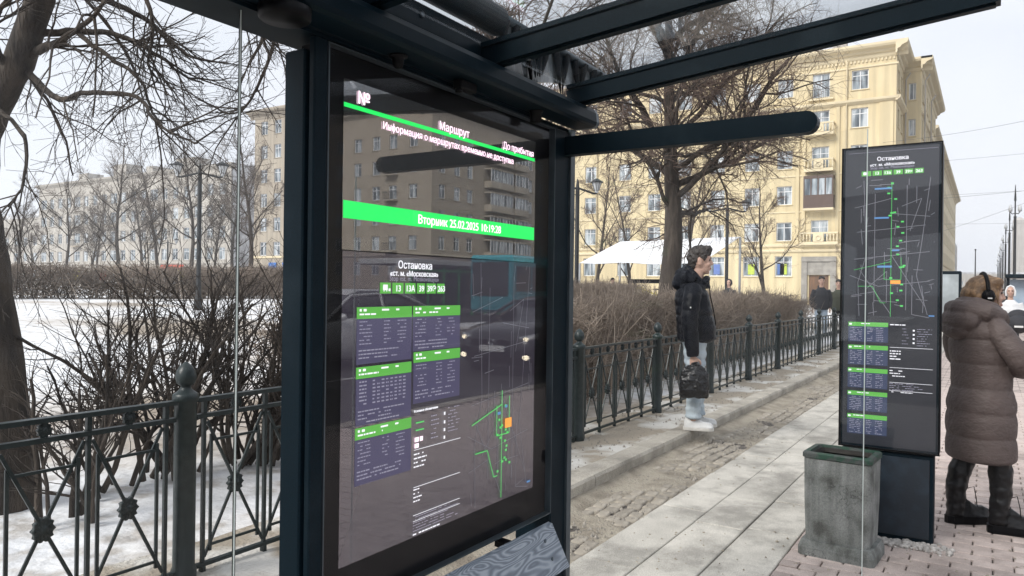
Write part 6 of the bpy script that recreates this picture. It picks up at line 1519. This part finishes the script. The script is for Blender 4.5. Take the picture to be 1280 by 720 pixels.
padded(ct, [(.44,.0,0,.172,.180,.200),(.46,.0,0,.178,.186,.208),(.75,.0,0,.176,.176,.212),(.98,.0,0,.145,.148,.188),(1.12,-.01,0,.150,.140,.195),(1.26,-.025,0,.142,.122,.200),(1.335,-.03,0,.125,.105,.165),(1.385,-.02,0,.09,.085,.095)], .155, .018)
sleeve(ct, [(-.03,-.14,1.31),(-.01,-.205,1.23),(.05,-.262,1.10),(.13,-.175,1.04),(.20,-.03,1.052)], [.066,.074,.073,.064,.049], .12, .006)
sleeve(ct, [(-.03,.15,1.31),(-.01,.235,1.22),(.05,.275,1.08),(.13,.20,1.04),(.225,.07,1.075)], [.066,.074,.073,.064,.049], .12, .006)
# hood lying on the shoulders
ct.tube([(.085,-.085,1.33),(.02,-.135,1.36),(-.07,-.14,1.385),(-.14,-.07,1.40),(-.155,0,1.405),(-.14,.07,1.40),(-.07,.14,1.385),(.02,.135,1.36),(.085,.085,1.33)], [.035,.048,.058,.06,.06,.06,.058,.048,.035], 14)
ct.tube([(.06,-.09,1.385),(-.01,-.115,1.42),(-.09,-.085,1.445),(-.115,0,1.45),(-.09,.085,1.445),(-.01,.115,1.42),(.06,.09,1.385)], [.026,.03,.034,.036,.034,.03,.026], 12)
ct.ell((-.145,0,1.335), (.080,.150,.090), 20, 14); ct.ell((-.165,.02,1.275), (.058,.115,.065), 16, 10); ct.ell((-.10,0,1.38), (.10,.135,.06), 16, 10)
link('coat', fuse(ct, .0066, 0, .0032, 17, 8), M['down_taupe'], wm)
mb = MB(); mb.tube([(.215,.0,.50),(.208,0,.75),(.178,0,.98),(.168,0,1.12),(.148,0,1.26)], .006, 6); mb.build('zip', M['black'], wm, True)
for s in (-1, 1):
    fx, fy = (-.05 + .13*(s < 0)), s*.112; yw = R(-28 if s < 0 else -4)
    sb, sl = MB(), MB(); shoe(sb, (fx, fy, .012), yw, .27, .15, sl)
    P = smooth_path([(fx-.035,fy,.06),(fx-.03,fy,.16),(fx-.02,fy*.97,.30),(.0+.05*(s < 0),fy*.93,.50)], 7)
    sb.tube(P, [.047+.026*(i/(len(P)-1))+.0022*math.sin(i*1.7+s) for i in range(len(P))], 22)
    o = link('boot', fuse(sb, .006, 1, .006, 18, s), M['boot'], wm); sl2 = MB(); sl2.v = [(x, y, (z-.012)*1.7) for x, y, z in sl.v]; sl2.f, sl2.m, sl2.sm = sl.f, sl.m, sl.sm; sl2.build('sole', M['black'], o, True)
    Rz = Matrix.Rotation(yw, 3, 'Z'); mb = MB()
    for k in range(4):
        c_ = Vector((fx, fy, 0)) + Rz @ Vector((.03-.006*k, 0, .125+.035*k)); a = Rz @ Vector((.0,.032,0)); mb.tube([c_-a, c_+Rz @ Vector((.012,0,.008)), c_+a], .0035, 5)
    c_ = Vector((fx, fy, 0)) + Rz @ Vector((.03,-.02,.23)); mb.tube([c_, c_+Rz @ Vector((.03,-.03,.02)), c_+Rz @ Vector((.045,-.03,-.05)), c_+Rz @ Vector((.05,-.035,-.11))], .003, 5)
    mb.build('laces', M['black'], o, True)
hp = thing('headphones', 'black over-ear headphones on the head of the woman in taupe', 'headphones', (5.70, .035, 0), rz=R(-52))
Hc = Vector(HC); mb = MB(); mb.tube([Hc + Rm @ Vector((-.012, .107*math.cos(a), .012+.128*math.sin(a))) for a in [math.pi*k/18 for k in range(19)]], .0115, 10, flat=1.0); mb.build('headband', M['black'], hp, True)
for s in (-1, 1):
    cup = MB(); cup.ell(Hc + Rm @ Vector((-.008,s*.098,-.008)), (.040,.022,.045), 18, 12, rot=Rm); cup.ell(Hc + Rm @ Vector((-.008,s*.112,-.008)), (.030,.016,.034), 16, 10, rot=Rm)
    o = link('ear_cup', fuse(cup, .004, 2), M['black'], hp); mb = MB(); mb.box(-.003,.003,-.012,.012,-.004,.004); mb.v = [tuple(Hc + Rm @ Vector((-.008+y, s*.129+x, -.02+z))) for x, y, z in mb.v]; mb.build('badge', M['white_leather'], o, True)
ph = thing('phone', 'dark phone in the hands of the woman in taupe', 'phone', (5.70, .035, 0), rz=R(-52)); mb = MB(); mb.cbox(.30,.31,-.05,.03,1.06,1.20,.003); mb.build('case', M['black'], ph, True)

# --- smaller figures farther off
def figure(label, x, y, z, rz, coat, legs, hair, h=1.76, hood=False, arms='down', grp='people farther off', scarf=None, feet=None):
    k = h/1.78; t = thing('person', label, 'person', (x, y, z), grp, rz); t.scale = (k, k, k); HC = (.03, 0, 1.65)
    core = MB(); head(core, HC, 0); core.tube([(0,0,1.36),(.02,0,1.56)], [.07,.055], 12)
    core.loft([sring(0,0,z_,a,a,b) for z_, a, b in ((.86,.10,.14),(1.2,.11,.15),(1.38,.09,.16),(1.43,.05,.07))])
    for s in (-1, 1): core.tube([(0,s*.09,.9),(.01,s*.1,.5),(0,s*.1,.08)], [.08,.058,.045], 10)
    ap = {-1: [(0,-.17,1.38),(-.03,-.25,1.12),(.0,-.24,.86)], 1: [(0,.17,1.38),(-.03,.25,1.12),(.0,.24,.86)]}
    if arms == 'fwd': ap = {-1: [(0,-.17,1.38),(.02,-.25,1.14),(.30,-.17,1.05)], 1: [(0,.17,1.38),(.02,.25,1.14),(.30,.17,1.05)]}
    for s in (-1, 1):
        core.tube(ap[s], [.05,.04,.028], 10); d = Vector(ap[s][2])-Vector(ap[s][1]); hand(core, ap[s][2], d, (.3,-s,0) if arms == 'down' else (0,0,-1), (1,0,0) if arms == 'down' else (0,-s,0), .6)
    link('body', fuse(core, .011, 1), M['skin'], t); face_bits(t, HC, 0)
    jk = MB(); padded(jk, [(.80,.0,0,.16,.16,.20),(.95,0,0,.165,.165,.215),(1.2,0,0,.155,.15,.205),(1.36,0,0,.13,.12,.18),(1.46,0,0,.085,.085,.09)], .12, .014, .03)
    for s in (-1, 1): sleeve(jk, ap[s], [.085,.075,.055], .12, .01, 12)
    if hood:
        jk.ell((-.055,0,1.66), (.115,.112,.150), 16, 12); jk.tube([(.05,-.085,1.55),(.05,-.098,1.66),(.045,-.06,1.77),(.04,0,1.80),(.045,.06,1.77),(.05,.098,1.66),(.05,.085,1.55)], .024, 8)
    else: jk.ell((-.10,0,1.47), (.075,.10,.06), 12, 8)
    link('coat', fuse(jk, .014, 1), coat, t)
    if not hood:
        hr = MB(); hr.ell((.022,0,1.72), (.105,.088,.075), 14, 10); hr.ell((-.02,0,1.68), (.072,.085,.10), 14, 10); link('hair', fuse(hr, .011, 1, .008, 30), hair, t)
    tr = MB()
    for s in (-1, 1): tr.tube([(0,s*.085,.92),(.01,s*.1,.5),(0,s*.1,.08)], [.105,.078,.065], 14)
    link('trousers', fuse(tr, .014, 1), legs, t)
    for s in (-1, 1): sb = MB(); shoe(sb, (0, s*.1, 0), R(6*s)); sb.build('shoe', M['boot'], t, True)
    return t
figure('man in black jacket and jeans walking behind the fence near the stele', 24.7, 4.35, .12, R(200), M['cloth_dark'], M['jeans_far'], M['hair_dark'], 1.86)
figure('person in olive coat half hidden by the stele edge', 25.6, 4.0, .12, R(190), M['cloth_olive'], M['cloth_dark'], M['hair_dark'], 1.78)
figure('person in grey jacket by the bicycles under the awning', 30.4, 14.0, .28, R(240), pm('grey jacket', (.10,.11,.13), .8), M['cloth_dark'], M['hair_dark'], 1.72)
figure('person in dark coat at the foot of the lantern right of the man', 29.6, 8.62, .12, R(180), M['cloth_dark'], M['cloth_dark'], M['hair_dark'], 1.82, True)
figure('woman in white hooded coat pushing a black pram', 20.4, -.42, 0, R(180), M['coat_white'], M['cloth_dark'], M['hair_dark'], 1.68, True, 'fwd')
pm_ = thing('pram', 'black pram pushed by the woman in white', 'pram', (19.6, -.55, 0), rz=R(180))
hd = MB(); hd.ell((0.02,0,.86), (.34,.22,.20), 18, 12); hd.ell((-.14,0,.98), (.22,.225,.20), 18, 12); link('carrycot', fuse(hd, .016, 2), M['cloth_dark'], pm_)
mb = MB(); mb.tube([(-.62,-.2,1.02),(-.62,.2,1.02)], .016, 8)
for s in (-1, 1): mb.tube([(-.62,s*.2,1.02),(-.1,s*.24,.62),(.36,s*.24,.2)], .014, 8); mb.tube([(.1,s*.24,.62),(-.34,s*.24,.2)], .014, 8)
mb.build('chassis', M['rim'], pm_, True)
for X in (.38, -.36):
    for s in (-1, 1): mb = MB(); mb.lathe([(0,-.02),(.13,-.02),(.15,-.01),(.15,.01),(.13,.02),(0,.02)], (X,s*.27,.15), 18, axis='y'); mb.build('wheel', M['tyre'], pm_, True)
mb = MB(); mb.box(.355,.362,-.08,.08,.80,.84); mb.build('label_patch', M['white_leather'], pm_, True)
# ------------------------------------------------------------------ thin winter haze
hz = MB().box(-100, 640, -160, 240, -1.6, 62).build('haze', None); hz['kind'] = 'stuff'
hm_ = bpy.data.materials.new('haze'); hm_.use_nodes = True; hn = hm_.node_tree; hn.nodes.clear()
ho_ = hn.nodes.new('ShaderNodeOutputMaterial'); hv = hn.nodes.new('ShaderNodeVolumePrincipled')
hv.inputs['Color'].default_value = (.93,.95,.98,1); hv.inputs['Density'].default_value = .0008; hv.inputs['Anisotropy'].default_value = .2
hn.links.new(hv.outputs[0], ho_.inputs['Volume']); hz.data.materials.append(hm_)
cy.volume_bounces = 1
tag(hz, 'thin pale winter haze over the whole street', 'haze')
